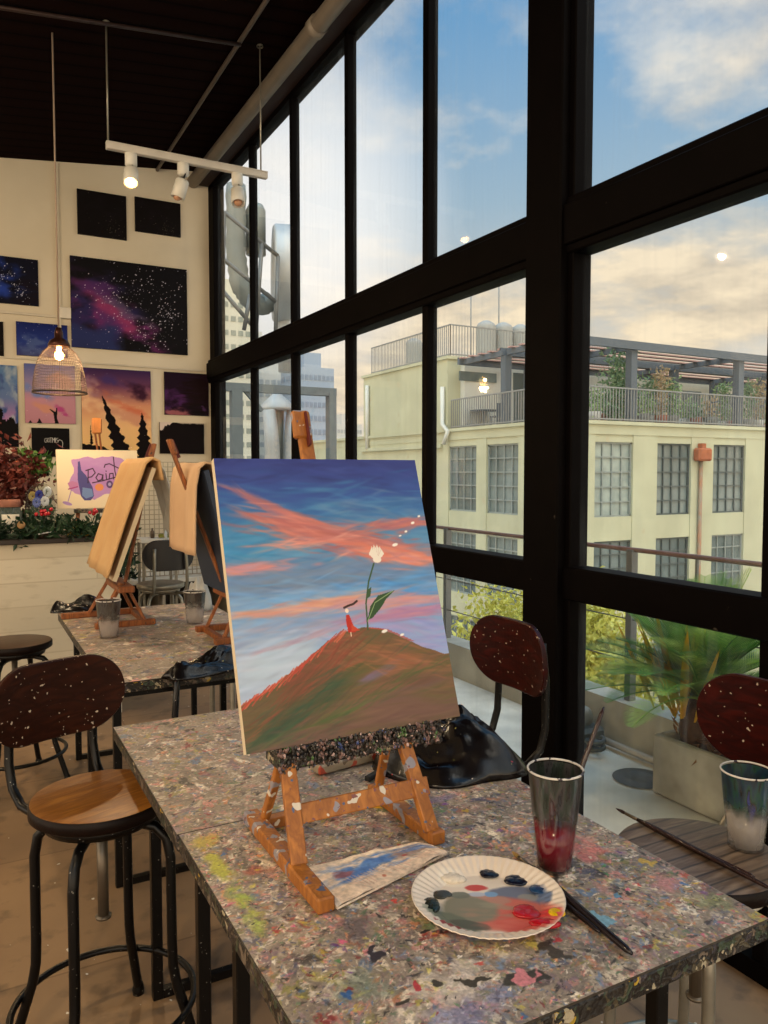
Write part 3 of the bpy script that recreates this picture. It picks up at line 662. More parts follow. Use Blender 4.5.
# paper plate palette
pl = thing('paper_plate', 'fluted white paper plate used as a palette, smeared with red, grey and blue paint', 'plate', (.762, 1.035, .75), -YAW)
pi_ = Img(300, 300, 'ecdccb')
def PE(x, y, rx, ry, c, al=1, ang=0, st=False):
    X, Y = .5+x*.5, .5+y*.5
    if st: pi_.streak(X, Y, rx*.5, ry*.5, c, al, ang, 5, 22)
    else:
        n_ = pi_.nz(14, 14, 3)-.5; pi_.u = pi_.u+n_*.05; pi_.ell(X, Y, rx*.5, ry*.5, c, al, ang, .2); pi_.u = pi_.u-n_*.05
PE(-.42, .56, .24, .20, 'f4e8d8', .9)
PE(.42, .22, .42, .20, '6c7288', .95); PE(.66, .05, .22, .22, '56698c', .9); PE(.55, .12, .16, .10, '98958f', .9)
PE(.20, -.25, .75, .42, 'cf6a58', .98, -.12); PE(.45, -.45, .45, .32, 'd25a4c', .95); PE(-.10, .05, .45, .16, 'b98a78', .9)
PE(-.25, -.15, .40, .33, '88836e', .98, -.3); PE(-.50, -.42, .42, .16, '6f7460', .95, -.6); PE(-.28, -.50, .30, .10, '59594a', .9, -.3)
PE(-.12, .36, .17, .09, 'cc4a42', 1); PE(.06, .20, .10, .07, '7fa4cc', 1); PE(-.12, .20, .14, .06, 'b9bed0', .9); PE(-.34, .18, .16, .09, '6e7264', .9)
PE(.1, -.80, .34, .10, 'efdcc8', 1, .05); PE(.02, -.74, .05, .08, 'e8c8b0', 1); PE(-.5, -.62, .16, .05, '8a2f30', .9, -.4); PE(-.62, -.55, .1, .04, '9a2f35', .9, -.4)
PE(.05, -.28, .5, .12, 'b08a72', .7, -.15, True); PE(.3, -.5, .5, .12, 'dd7a64', .7, .1, True); PE(.2, -.1, .4, .08, 'a09880', .6, -.2, True); PE(.65, -.32, .28, .12, 'd63c3a', .9, -.2)
RP = .1285; nr_, na = 90, 216; vs = [(0, 0, .0035)]; cc = [pi_.a[150, 150]]
for i in range(1, nr_+1):
    r = RP*i/nr_
    for k in range(na):
        a_ = 2*PI*k/na; q_ = max(0, (r-.088)/(RP-.088)); z = .0035+.017*q_**.8+.0016*math.cos(54*a_)*min(1, q_*3)*(1 if q_ < .93 else .3)
        vs.append((r*math.cos(a_), r*math.sin(a_), z)); 
        cc.append(pi_.a[min(299, max(0, int((.5+.5*r/RP*math.sin(a_))*300))), min(299, max(0, int((.5+.5*r/RP*math.cos(a_))*300)))])
fs = [(0, 1+k, 1+(k+1) % na) for k in range(na)]
for i in range(nr_-1):
    for k in range(na): a_ = 1+i*na+k; b2 = 1+i*na+(k+1) % na; fs.append((a_, a_+na, b2+na, b2))
me = bpy.data.meshes.new('plate_disc'); me.from_pydata(vs, [], fs)
ca = np.ones((len(vs), 4)); g_ = np.array(cc); ca[:, :3] = np.where(g_ <= .04045, g_/12.92, ((g_+.055)/1.055)**2.4)
me.color_attributes.new('Col', 'FLOAT_COLOR', 'POINT').data.foreach_set('color', ca.ravel().astype(np.float32))
me.polygons.foreach_set('use_smooth', [True]*len(me.polygons)); me.materials.append(attr_mat('palette_surface', .45))
pd = bpy.data.objects.new('plate_disc', me); COL.objects.link(pd); pd.parent = pl
md = pd.modifiers.new('s', 'SOLIDIFY'); md.thickness = .0015
for (x, y, rx, ry, cc_, nm) in [(.13, .69, .13, .10, '11121f', 'n'), (.46, .52, .14, .11, '101226', 'n'), (.72, .25, .10, .11, '1c3f66', 'b'), (.46, -.24, .15, .13, 'b81a26', 'r'), (.62, -.56, .17, .09, 'b8141f', 'r'),
                                (.83, -.36, .10, .11, 'efc010', 'y'), (-.76, -.12, .12, .16, '18261d', 'g'), (-.57, .17, .11, .09, '44443e', 'k'), (-.40, .58, .18, .10, 'efe2d0', 'w')]:
    mb = MB(); R_ = random.Random(int(x*100))
    for k in range(7): mb.ball((x*RP+R_.uniform(-.4, .4)*rx*RP, y*RP+R_.uniform(-.4, .4)*ry*RP, .0055+max(0, (math.hypot(x, y)-.68))*.04), max(rx, ry)*RP*R_.uniform(.55, .95), 8, (rx/max(rx, ry), ry/max(rx, ry), .28))
    mb.build('paint_dab', mat('wet_paint_'+cc_, cc_, .18, 0, .2, 120, .2), pd)

# folded paper towel
tw = Img(200, 110, 'e6cdb6'); tw.streak(.5, .66, .5, .22, '5f86c0', 1, .12, 8, 12); tw.streak(.38, .55, .28, .13, '4f78b8', 1, .2, 10, 10); tw.streak(.78, .62, .16, .15, '9a8078', 1, .1, 6, 8); tw.streak(.8, .5, .10, .1, 'a0988f', .9, 0, 8, 8); tw.streak(.85, .75, .16, .08, '6078a8', .9, 0)
for k in range(26): x = .18+.028*k; tw.stroke([(x, .5+rnd.uniform(-.1, .05)), (x+.03, .3), (x+.05, .08+rnd.uniform(0, .2))], .005, rnd.choice(['d9a78e', 'e2b8a0', 'f0dccb', 'c99a88']), .6)
tw.streak(.2, .6, .05, .1, '8a5560', .9, 1.2, 8, 8); tw.ell(.72, .55, .03, .03, 'b03a38', .8, 0, .5); tw.ell(.45, .2, .02, .03, 'c06a50', .8, 0, .5); tw.stroke([(.0, .95), (1, 1)], .05, 'efd8c0', 1); tw.stroke([(.0, .0), (0, 1)], .05, 'efdcc8', 1)
to = painted_slab('paper_towel', .265, .145, .004, tw, attr_mat('towel_paper', .85, 90, .5, 90), 'e6d2bc'); tag(to, 'folded paper towel stained blue and peach, lying against the near easel base', 'paper towel')
for v in to.data.vertices:
    x, q_ = v.co.x/.262, v.co.z/.145; wr = (.003*math.sin(x*9)*math.sin(q_*4+1)+.0012*math.sin(x*31+q_*9)) if v.co.y < .002 else 0
    nx_ = .530+.250*x+.010*(1-q_)*x; near = 1.137+.068*x; far = 1.283-.012*x-.02*max(0, x-.93)/.07
    v.co = (nx_, near+(far-near)*q_, .7515+.004*(v.co.y < .002)+max(0, wr)+.002)
to.location = (0, 0, 0)

# painted wooden stick and small dark stick on the joined table
a, b = onZ(316, 772, .757), onZ(402, 752, .757)
tag(shift_l := MB().bar((a.x, a.y, .764), (b.x+.03, b.y+.02, .764), .035, .022, bev=.003).build('wooden_bar', mat('bar_painted', 'a89880', .5, 0, .3, 20, specks=[(25, .62, 'b04a34'), (22, .66, '4a5f98'), (40, .64, '6b5a48')])), 'paint-daubed wooden bar lying behind the near easel on the joined table', 'wooden bar')
a, b = onZ(367, 780, .757), onZ(392, 768, .757)
tag(MB().bar((a.x, a.y, .759), (b.x+.02, b.y+.02, .759), .016, .012, bev=.002).build('wooden_stick', M_dark), 'short dark stick pointing out from under the heap of black cloth', 'stick')

# ================================================================= BLACK CLOTH HEAPS
M_vinyl = mat('black_paint_spattered_cloth', '0b0607', .25, 0, .3, 14, .25, specks=[(90, .745, 'b8a898'), (70, .765, '9a3038'), (80, .77, 'b0a850')])
def heap(name, label, cat, loc, rz, a, b, fn, m, n=44, grp=None, warp=.08, sub=True):
    mb = MB(); vs = []; F = []; R_ = 24
    vs.append((0, 0, fn(0, 0)))
    for i in range(1, R_+1):
        r = i/R_
        for k in range(n):
            t_ = 2*PI*k/n; w_ = 1+warp*math.sin(3*t_+1)+warp*.6*math.sin(5*t_+2.2); x, y = r*math.cos(t_), r*math.sin(t_)
            vs.append((x*a*w_, y*b*w_, fn(x, y)*(1-r**6) + .004*(r < .999)))
    vs.append((0, 0, 0)); L_ = len(vs)-1
    for k in range(n): F.append((0, 1+k, 1+(k+1) % n)); F.append((L_, 1+(R_-1)*n+(k+1) % n, 1+(R_-1)*n+k))
    for i in range(R_-1):
        for k in range(n): p_ = 1+i*n+k; q_ = 1+i*n+(k+1) % n; F.append((p_, p_+n, q_+n, q_))
    mb.add(vs, F, True); o = mb.build(name, m); o.location = loc; o.rotation_euler = (0, 0, rz); return tag(o, label, cat, grp)
from mathutils import noise as _nz
def wr(x, y, s_=2.2, a_=.02): return a_*_nz.fractal(Vector((x*s_, y*s_*1.6, 3.1)), 1.0, 2.0, 4)+a_*.8*abs(_nz.noise(Vector((x*3.1+y*2, y*3, 1.7))))
def f_bag(x, y):
    ridge = .12*max(0, 1-abs(y-.05-.15*x)*1.15)*max(0, 1-max(0, x-.35)*1.6-max(0, -x-.7)*1.5); lobe = .05*math.exp(-((x-.78)**2*14+(y+.3)**2*8))
    return max(.012, wr(x, y)+min(ridge, .088)+lobe+.009*math.sin(7*x+3*y)+.006*math.sin(13*y-5*x)+.02)
heap('black_apron', 'heap of glossy black paint-spattered cloth on the joined table behind the canvas', 'apron', (1.04, 1.60, .751), -.75, .19, .145, f_bag, M_vinyl)
def f_b2(x, y): return max(.01, wr(x, y, 2.5, .012)+.055*max(0, 1-abs(y)*.9)*(1+.25*math.sin(4*x))+.012*math.sin(6*x+5*y))
q = onZ(205, 668, .77)
heap('black_apron', 'flat bundle of black cloth on the near edge of the far table', 'apron', (q.x+.02, q.y+.03, .751), .35, .19, .07, f_b2, M_vinyl)
ap = thing('black_strap', 'black strap looping down over the near edge of the far table', 'strap', (.70, 2.79, .76))
MB().tube([(.10, .06, .02), (.02, .02, .012), (-.03, -.015, .004), (-.045, -.037, -.03), (-.05, -.04, -.1), (-.058, -.037, -.22), (-.055, -.035, -.30)], [.018, .016, .013, .011, .012, .012, .013], 10).build('strap_band', M_vinyl, ap)
q = onZ(70, 606, .76)
heap('black_apron', 'small black cloth bundle with a white mark on the far left table corner', 'apron', (q.x+.03, q.y-.12, .751), -.1, .15, .06, f_b2, M_vinyl, warp=.05)
q = onZ(219, 600, .75)
heap('plastic_bag', 'crumpled translucent white plastic bag on the farthest table behind a cup', 'bag', (1.09, 4.05, .751), .4, .07, .06, lambda x, y: .10+.03*math.sin(9*x+2)*math.sin(8*y)+.05*(1-x*x-y*y), mat('white_film', 'd8d6d0', .3, 0, .1, 20, trans=.3))

# cups and frames on the far tables
def far_cup(label, px, py, h):
    q = onZ(px, py, .75); return cup(label, (q.x, q.y, .75), h, .040, .053, 0, .075, M_cloud, ['1a1614', '2c2622', '3a3632', '4f4a44'], .078)
far_cup('stained plastic cup at the left of the far tables, in front of the tan apron', 109, 637, .165)
far_cup('stained plastic cup at the right of the far tables, beside the white plastic bag', 195, 623, .155)

# ================================================================= FAR EASELS WITH DRAPED APRONS
ez2 = make_easel('beech tabletop easel on the farthest table, facing left under the tan apron', crust=False, wm=M_easel2, w=.34, mh=.70, ly=.19)
ez2.location = (.65, 3.95, .75); ez2.rotation_euler = (0, 0, -PI/2)
ez3 = make_easel('beech tabletop easel on the far table facing the window, seen from behind', crust=False, wm=M_easel2, w=.30, mh=.70, ly=.29)
ez3.location = (1.07, 3.34, .75); ez3.rotation_euler = (0, 0, PI/2)
blank = Img(8, 8, 'c9b294'); navy = Img(60, 60, '27303f'); navy.streak(.5, .5, .5, .3, '3f6088', 1)
c2 = painted_slab('canvas_painting', .60, .56, .02, blank, M_paint, 'cfc0a4'); c2.rotation_euler = Euler((-math.atan2(.19, .53), 0, -PI/2), 'XYZ'); c2.location = (.60, 4.34, .975)
tag(c2, 'leaning canvas covered by the tan apron, seen from its narrow edge', 'canvas')
c3 = painted_slab('canvas_painting', .50, .56, .02, navy, M_paint, '2c3648'); c3.rotation_euler = Euler((-math.atan2(.13, .54), 0, PI/2), 'XYZ'); c3.location = (1.035, 3.19, .945)
tag(c3, 'dark blue canvas leaning on the far easel, seen from behind under a beige apron', 'canvas')
M_apron = mat('tan_apron_cloth', 'cba472', .85, 0, .12, 5, .03, col2='c29766')
M_apron2 = mat('beige_apron_cloth', 'd0ab85', .85, 0, .12, 5, .03, col2='c59f7a')
def sheet(name, label, cat, prof, y0, y1, m, th=.006, wav=.006, n=24, fl=3, seed=0, taper=0, grp=None, hem=0):
    """cloth: profile of (x,z) points swept along y"""
    P_ = []
    for i in range(len(prof)-1):
        for s_ in range(6): t_ = s_/6; P_.append((prof[i][0]*(1-t_)+prof[i+1][0]*t_, prof[i][1]*(1-t_)+prof[i+1][1]*t_))
    P_.append(prof[-1]); N_ = len(P_); vs = []; F = []
    for i, (x, z) in enumerate(P_):
        for j in range(n+1):
            v = j/n; y = y0+(y1-y0)*v; k = i/N_; yc = (y0+y1)/2; y = yc+(y-yc)*(1-taper*k)
            d = wav*math.sin(fl*2*PI*v+seed+k*2)+wav*.5*math.sin(fl*5*v+seed*2+k*4)
            vs.append((x+d, y, z+wav*.4*math.sin(7*v+seed)-hem*k*abs(math.sin(9*v+seed))))
    for i in range(N_-1):
        for j in range(n): a_ = i*(n+1)+j; F.append((a_, a_+1, a_+n+2, a_+n+1))
    mb = MB(); mb.add(vs, F, True); o = mb.build(name, m); so = o.modifiers.new('s', 'SOLIDIFY'); so.thickness = th; so.offset = 0
    return tag(o, label, cat, grp)
sheet('cloth_apron', 'tan cloth apron draped over the leftmost easel on the farthest table', 'apron', [(.83, 1.44), (.815, 1.53), (.785, 1.545), (.755, 1.52), (.665, 1.27), (.575, .99)], 3.72, 4.38, M_apron, .01, .004, seed=1)
sheet('white_cloth', 'thin white cloth hanging behind the tan apron, in front of the wire grid', 'cloth', [(.835, 1.525), (.87, 1.50), (.905, 1.40), (.93, 1.28), (.93, 1.18)], 3.86, 4.16, mat('white_cloth', 'dcdad4', .8, 0, .08, 20), .003, .016, fl=2.5, seed=3, hem=.06)
sheet('cloth_apron', 'beige cloth apron hanging over the top of the window-facing far easel', 'apron', [(.842, 1.13), (.846, 1.30), (.852, 1.42), (.868, 1.495), (.895, 1.518), (.925, 1.512), (.955, 1.46), (1.005, 1.25), (1.06, 1.02)], 3.20, 3.66, M_apron2, .008, .005, seed=2, fl=2)

# ================================================================= PAINTINGS ON THE BACK WALL
def sky_img(kind, W, H):
    im = Img(W, H, '0a0810')
    if kind == 'black':
        im.a[:] = im.c('0e0a0b'); im.blend((im.nz(5, 5)-.55)*1.2, '1c1420'); im.stars(60, (.6, .55, .5), .1, [(.75, .2, .15)])
    elif kind == 'blue':
        im.a[:] = im.c('0c0c1c'); im.streak(.3, .5, .6, .35, '1b2f78', .9, .2, 4, 5); im.streak(.35, .4, .3, .2, '27409a', .7, -.4, 5, 6); im.streak(.9, .2, .3, .3, '140c16', .9)
        im.stars(170, (.85, .85, .95), 2, [(.7, .3, .1), (.6, .6, .14), (.2, .5, .2)])
    elif kind == 'galaxy':
        im.a[:] = im.c('0d0b0f'); im.streak(.12, .38, .55, .42, '2a2350', .95, -.4, 5, 6); im.streak(.38, .35, .50, .17, '6a2a62', .95, -.55, 6, 10); im.streak(.22, .62, .35, .14, '4d2a5e', .8, -.3, 6, 8)
        im.streak(.45, .33, .38, .08, '8d3560', .85, -.6, 6, 12); im.streak(.15, .12, .45, .2, '28305e', .9, -.2, 5, 6); im.streak(.45, .45, .3, .06, '5a4a6a', .7, -.5, 6, 12)
        im.stars(520, (.92, .88, .95), 2, [(.5, .4, .14), (.35, .55, .12), (.65, .2, .08), (.6, .75, .14), (.82, .45, .08)])
    elif kind == 'bluehaze':
        im.vgrad([(0, '3f3f6a'), (.4, '24357a'), (1, '141e58')]); im.streak(.3, .35, .3, .25, '50608c', .7, .3, 6, 6); im.streak(.8, .15, .3, .12, '7a5570', .8); im.stars(40, (.8, .8, .95), .2)
    elif kind == 'clouds':
        im.vgrad([(0, '8f5a80'), (.35, 'a070a0'), (.6, '5d6f9a'), (1, '4f719a')]); n = im.nz(4, 5); im.blend((n-.5)*4, '9aa3ad'); im.blend((im.nz(5, 6)-.55)*5, '3d4f80'); im.streak(.3, .55, .2, .06, '4a4288', .8)
        im.poly([(-.1, -.1), (-.1, .42), (.15, .46), (.3, .40), (.38, .5), (.5, .44), (.62, .47), (.66, .34), (.85, .36), (1.1, .2), (1.1, -.1)], '0b0709', 1, .10, 25); im.stars(30, (1, 1, 1), .2)
    elif kind == 'figure':
        im.vgrad([(0, 'b07a86'), (.4, 'b98390'), (.7, '8a7a9c'), (1, '4f5a94')]); im.streak(.25, .55, .3, .15, '5f7ab5', .8, -.5, 5, 8); im.streak(.75, .7, .4, .2, 'b58478', .8, -.4, 5, 8); im.streak(.7, .25, .3, .08, 'a83a78', .85, -.9, 5, 12); im.streak(.4, .25, .25, .1, 'c98a70', .8, -.4, 5, 8)
        im.poly([(.58, 0), (.56, .12), (.55, .18), (.47, .24), (.49, .25), (.57, .21), (.60, .20), (.61, .27), (.63, .27), (.63, .18), (.62, .10), (.66, 0)], '0d0709', 1); im.poly([(.06, 0), (.1, .05), (.14, 0)], '0d0709'); im.poly([(.22, 0), (.25, .04), (.27, .09), (.3, .05), (.33, 0)], '0d0709'); im.stars(30, (1, .9, .9), .2)
    elif kind == 'pines':
        im.vgrad([(0, 'e0b878'), (.35, 'e2b27c'), (.6, 'c98a6a'), (.8, '6e3f58'), (1, '34204a')]); im.streak(.25, .6, .45, .25, 'dcae86', .95, -.6, 4, 8); im.streak(.1, .8, .3, .15, '9a7484', .8, -.5, 4, 8); im.streak(.55, .62, .45, .08, 'c4664a', .85, -.45, 4, 12); im.streak(.35, .88, .5, .10, '3f2f66', .85, -.2, 4, 8); im.streak(.85, .75, .3, .15, '2e1226', .9, -.1, 4, 8); im.streak(.7, .45, .4, .1, 'c58a70', .8, -.35, 4, 10)
        im.poly([(-.1, -.1), (-.1, .19), (.05, .15), (.3, .13), (.45, .06), (.62, .12), (.8, .02), (1.1, .0), (1.1, -.1)], '0d0608', 1, .03, 20)
        for (bx, by, tx, ty, w_) in ((.60, -.02, .29, .70, .17), (.90, -.05, .86, .52, .18), (.47, .0, .44, .38, .05), (.13, .15, .12, .37, .025)):
            L_, R_ = [], []
            for i in range(15): t_ = i/14; cx_, cy_ = bx+(tx-bx)*t_, by+(ty-by)*t_; w2 = w_*(1-t_)**.8*(1 if i % 2 else .55); L_.append((cx_-w2, cy_)); R_.append((cx_+w2, cy_))
            im.poly(L_+R_[::-1], '0d0608', 1, .02, 40)
        im.stars(25, (1, .95, .9), .4)
    elif kind == 'magenta':
        im.a[:] = im.c('1c0a1c'); im.streak(.15, .35, .35, .35, '4a2458', .9, -.6, 4, 6); im.streak(.25, .08, .4, .1, '9a5a60', .9, -.1, 4, 8); im.streak(.8, .6, .5, .5, '160608', .9); im.streak(.7, .1, .22, .3, '0d0506', 1); im.streak(.88, .18, .04, .12, '5a3a6a', .7, .5)
    elif kind == 'darkcorner':
        im.a[:] = im.c('0e0709'); im.poly([(-.1, 1.1), (-.1, .72), (.06, .74), (.12, .88), (.2, .92), (.3, 1.0), (.3, 1.1)], 'c9b8ae', 1, .08, 18); im.poly([(.35, 1.1), (.4, .97), (1.1, .97), (1.1, 1.1)], 'b0a090', 1, .04, 18)
    elif kind == 'text':
        im.a[:] = im.c('0b090a'); w_ = .007; c_ = 'cfcac4'; y0, y1 = .50, .66
        def st(*p): im.stroke([(x, y0+(y1-y0)*y) for x, y in p], w_, c_, 1, .6)
        st((.40, .9), (.345, .8), (.335, .3), (.36, 0), (.395, .1), (.40, .5), (.37, .5)); st((.42, .1), (.42, .9), (.455, .9), (.46, .1), (.42, .1)); st((.47, 1), (.53, 1)); st((.50, 1), (.50, 0))
        st((.545, 0), (.545, 1), (.575, .5), (.60, 1), (.60, 0)); st((.60, .0), (.62, 1), (.62, 0)); st((.69, .95), (.65, .9), (.645, .6), (.69, .45), (.69, .1), (.64, .05)); im.stroke([(.70, .56), (.73, .60), (.79, .57), (.815, .48), (.80, .32)], .009, c_, 1, .5)
    return im
PW = [('black', 77, 188, 127, 240, 'small black star painting, left of the two topmost on the back wall'), ('black', 135, 196, 181, 237, 'small black painting, right of the two topmost on the back wall'),
      ('blue', -28, 252, 39, 306, 'deep blue starry painting cut by the left edge, above the trunking line'), ('galaxy', 70, 255, 188, 355, 'largest wall painting, a purple galaxy with white stars'),
      ('black', -30, 319, 4, 356, 'dark painting almost out of view, left of the blue haze painting'), ('bluehaze', 16, 321, 68, 358, 'small blue hazy night sky painting just behind the wire pendant lamp'),
      ('clouds', -28, 363, 19, 447, 'blue cloud painting with black bushes at the left edge'), ('figure', 24, 363, 76, 424, 'pink and blue sky painting with a black figure raising its arms'),
      ('pines', 81, 367, 152, 458, 'orange sunset painting with leaning black pine trees'), ('magenta', 164.5, 371.5, 209, 416, 'dark purple painting beside the window frame, above the black silhouette one'),
      ('darkcorner', 160, 422, 204.5, 454, 'nearly all black silhouette painting with pale top left corner'), ('text', 31.5, 427.5, 70, 457, 'small black canvas with scribbled white letters'),
      ('black', 39, 461, 49, 476, 'tiny black canvas low on the wall behind the leafy plant')]
for kd, x0, y0, x1, y1, lb in PW:
    a, b = onY(x0, y0, BY-.03), onY(x1, y1, BY-.03); w_, h_ = b.x-a.x, a.z-b.z; k = {'galaxy': 260, 'pines': 190, 'text': 200}.get(kd, 130)
    s_ = painted_slab('wall_painting', w_, h_, .022, sky_img(kd, k, max(20, int(k*h_/w_))), M_paintd, '15100f'); s_.location = (a.x, BY-.0235, b.z); tag(s_, lb, 'painting', 'paintings on the back wall')

# ================================================================= TRACK LIGHT
def lit(name, col, e): return mat(name, col, .5, emit=col, es=e)
ty = 4.72; zt = 3.36
a = onY(106, 146, ty); b = onY(267, 176, ty); zt = (a.z+b.z)/2
tk = thing('track_light', 'white track light bar hanging on two rods under the dark ceiling, three spot heads', 'track light', (a.x, ty, zt))
TL = b.x-a.x
MB().box((0, -.018, -.018), (TL, .018, .018), bev=.003).box((.0, -.02, .018), (TL, .02, .024)).build('track_bar', mat('track_white', 'c9c2b8', .4), tk)
for x in (.012, TL-.04): MB().tube([(x, 0, .02), (x, 0, cz(a.x+x)-zt)], .005, 8).lathe([(.02, -.012), (.02, 0)], (x, 0, cz(a.x+x)-zt), 12).build('hanging_rod', M_grey, tk)
for px, tx_, ty_, on in ((131, .15, -.55, True), (183, .28, .1, False), (237, .1, -.42, False)):
    x = onY(px, 160, ty).x-a.x
    hd = MB().lathe([(.001, -.018), (.032, -.018), (.034, -.024), (.034, -.085), (.02, -.095), (.001, -.095)], (x, 0, 0), 20).build('spot_head', M_white, tk)
    M = Matrix.Translation((x, 0, -.105)) @ Euler((ty_, tx_, 0)).to_matrix().to_4x4()
    MB().box((-.004, -.03, -.03), (.004, .03, .03), M).build('swivel', M_dark, hd)
    MB().lathe([(.001, -.01), (.034, -.01), (.040, -.02), (.042, -.12), (.036, -.122), (.033, -.112), (.001, -.112)], n=22, M=M).build('spot_can', M_white, hd)
    MB().lathe([(.001, -.113), (.027, -.113)], n=20, M=M).ball(tuple(M @ Vector((0, 0, -.118))), .024, 10, (1, 1, .8)).build('bulb', lit('bulb_on', 'ffc070', 30) if on else mat('bulb_off', 'b98a6a', .2), hd)
    if on:
        L = bpy.data.lights.new('track_spot', 'SPOT'); L.energy = 60; L.color = (1, .72, .42); L.spot_size = 1.7; L.spot_blend = .8; L.shadow_soft_size = .03
        lo = bpy.data.objects.new('track_spot', L); COL.objects.link(lo); lo.parent = hd; lo.matrix_local = M @ Matrix.Translation((0, 0, -.14))
# ================================================================= PENDANT LAMP
py_ = 4.93; top = onY(58, 345, py_); bot = onY(60, 393, py_); rr = (onY(87, 388, py_).x-onY(32, 388, py_).x)/2
pn = thing('pendant_lamp', 'wire mesh dome pendant lamp with glowing bulb hanging above the counter', 'lamp', (bot.x, py_, bot.z))
H_ = top.z-bot.z
MB().tube([(0, 0, H_+.05), (0, 0, cz(bot.x)-bot.z)], .005, 8).build('cord', mat('cord_beige', 'a08a78', .7), pn)
MB().lathe([(.001, .11), (.016, .11), (.024, .08), (.024, .05), (.05, .035), (.062, .01), (.06, 0), (.001, .0)], (0, 0, H_-.01), 24).build('lamp_cap', mat('lamp_copper', '4a2a1e', .35, .7), pn)
prf = [(rr, 0), (rr*1.0, .01), (rr*.97, H_*.2), (rr*.9, H_*.45), (rr*.78, H_*.68), (rr*.6, H_*.85), (rr*.36, H_*.97), (rr*.2, H_)]
pp = []
for i in range(len(prf)-1):
    for s_ in range(4): t_ = s_/4; pp.append((prf[i][0]*(1-t_)+prf[i+1][0]*t_, prf[i][1]*(1-t_)+prf[i+1][1]*t_))
pp.append(prf[-1])
sh = MB().lathe(pp, n=64).build('lamp_shade', mat('mesh_bronze', '4a3c34', .4, .6), pn)
wm_ = sh.modifiers.new('w', 'WIREFRAME'); wm_.thickness = .0017; wm_.use_replace = True
MB().tube([(rr*math.cos(a*PI/24), rr*math.sin(a*PI/24), 0) for a in range(48)], .004, 8, closed=True).build('shade_rim', mat('rim_bronze', '33251d', .4, .6), sh)
MB().ball((0, 0, H_-.06), .026, 12).lathe([(.013, -.035), (.013, .0)], (0, 0, H_-.01), 12).build('bulb', lit('bulb_warm', 'ffb860', 22), pn)
L = bpy.data.lights.new('pendant_light', 'POINT'); L.energy = 14; L.color = (1, .68, .36); L.shadow_soft_size = .03
lo = bpy.data.objects.new('pendant_light', L); COL.objects.link(lo); lo.location = (bot.x, py_, bot.z+H_-.10)

# ================================================================= COUNTER AND WHAT STANDS ON IT
def leaves(mb, pts, n, size, spread, R_, asp=2.2, up=.3, droop=0):
    for _ in range(n):
        c = Vector(R_.choice(pts)) if not callable(pts) else Vector(pts())
        c += Vector((R_.gauss(0, spread[0]), R_.gauss(0, spread[1]), R_.gauss(0, spread[2])))
        d = Vector((R_.gauss(0, 1), R_.gauss(0, 1), R_.gauss(up, 1))).normalized(); w = d.cross(Vector((R_.gauss(0, 1), R_.gauss(0, 1), R_.gauss(0, 1)))).normalized()
        L_ = size*R_.uniform(.6, 1.3); n_ = d.cross(w)*L_*.12
        mb.add([c, c+d*L_*.5+w*L_/asp/2+n_, c+d*L_, c+d*L_*.5-w*L_/asp/2+n_], [(0, 1, 2), (0, 2, 3)])
    return mb
def leafm(name, c1, c2, tr=.25):
    if name in MC: return MC[name]
    t = NT(name); nz_ = t.noise(9, 2); c = t.ramp(nz_, [(.35, c4(c1)), (.65, c4(c2))]); t.l(c, t.b.inputs['Base Color']); t.b.inputs['Roughness'].default_value = .5
    tl = t.n('BsdfTranslucent'); t.l(c, tl.inputs[0]); m = t.n('MixShader'); m.inputs[0].default_value = tr; t.l(t.b.outputs[0], m.inputs[1]); t.l(tl.outputs[0], m.inputs[2]); t.l(m.outputs[0], t.out.inputs[0]); MC[name] = t.m; return t.m
CY = 4.9; CTZ = 1.095; CX1 = .83
t = NT('whitewashed_planks'); w = t.n('TexBrick', Scale=1, offset=.5); w.inputs['Brick Width'].default_value = 1.3; w.inputs['Row Height'].default_value = .14; w.inputs['Mortar Size'].default_value = .004
mp = t.n('Mapping'); mp.inputs['Rotation'].default_value = (PI/2, 0, 0); t.l(t.tc.outputs['Object'], mp.inputs[0]); t.l(mp.outputs[0], w.inputs[0])
w.inputs['Color1'].default_value = c4('cfc5b0'); w.inputs['Color2'].default_value = c4('c3b8a2'); w.inputs['Mortar'].default_value = c4('bbaf99')
n_ = t.noise(7, 5, (1, 1, 3)); t.l(t.mix(t.ramp(n_, [(.55, (0, 0, 0, 1)), (.75, (.5, .5, .5, 1))]), w.outputs[0], c4('9c8f78')), t.b.inputs['Base Color']); t.b.inputs['Roughness'].default_value = .75; t.bump(n_, .2)
ct = thing('counter', 'whitewashed plank counter with dark top along the left', 'counter', (-.6, CY, 0))
shift(MB().box((-2.2, CY, 0), (CX1, 5.5, CTZ-.03), bev=.003), ct).build('counter_body', t.m, ct)
shift(MB().box((-2.25, CY-.03, CTZ-.03), (CX1+.03, 5.52, CTZ), bev=.004), ct).build('counter_top', mat('counter_dark', '241a15', .5), ct)
R_ = random.Random(11)
gm = thing('garland', 'dark green leafy garland with red berries along the counter edge', 'garland', (.3, CY, CTZ))
gp = [(x, CY+.01+.03*math.sin(9*x), CTZ+.055+.012*math.sin(17*x)) for x in np.linspace(-.3, .80, 60)]
hang = [(.86+.03*math.sin(k), CY+.02, CTZ+.06-.014*k) for k in range(22)]
g1 = leaves(MB(), gp, 1700, .05, (.01, .045, .028), R_, 2.6); leaves(g1, hang, 420, .05, (.025, .03, .02), R_, 2.4, -.4)
shift(g1, gm).build('foliage', leafm('garland_green', '102416', '264428'), gm)
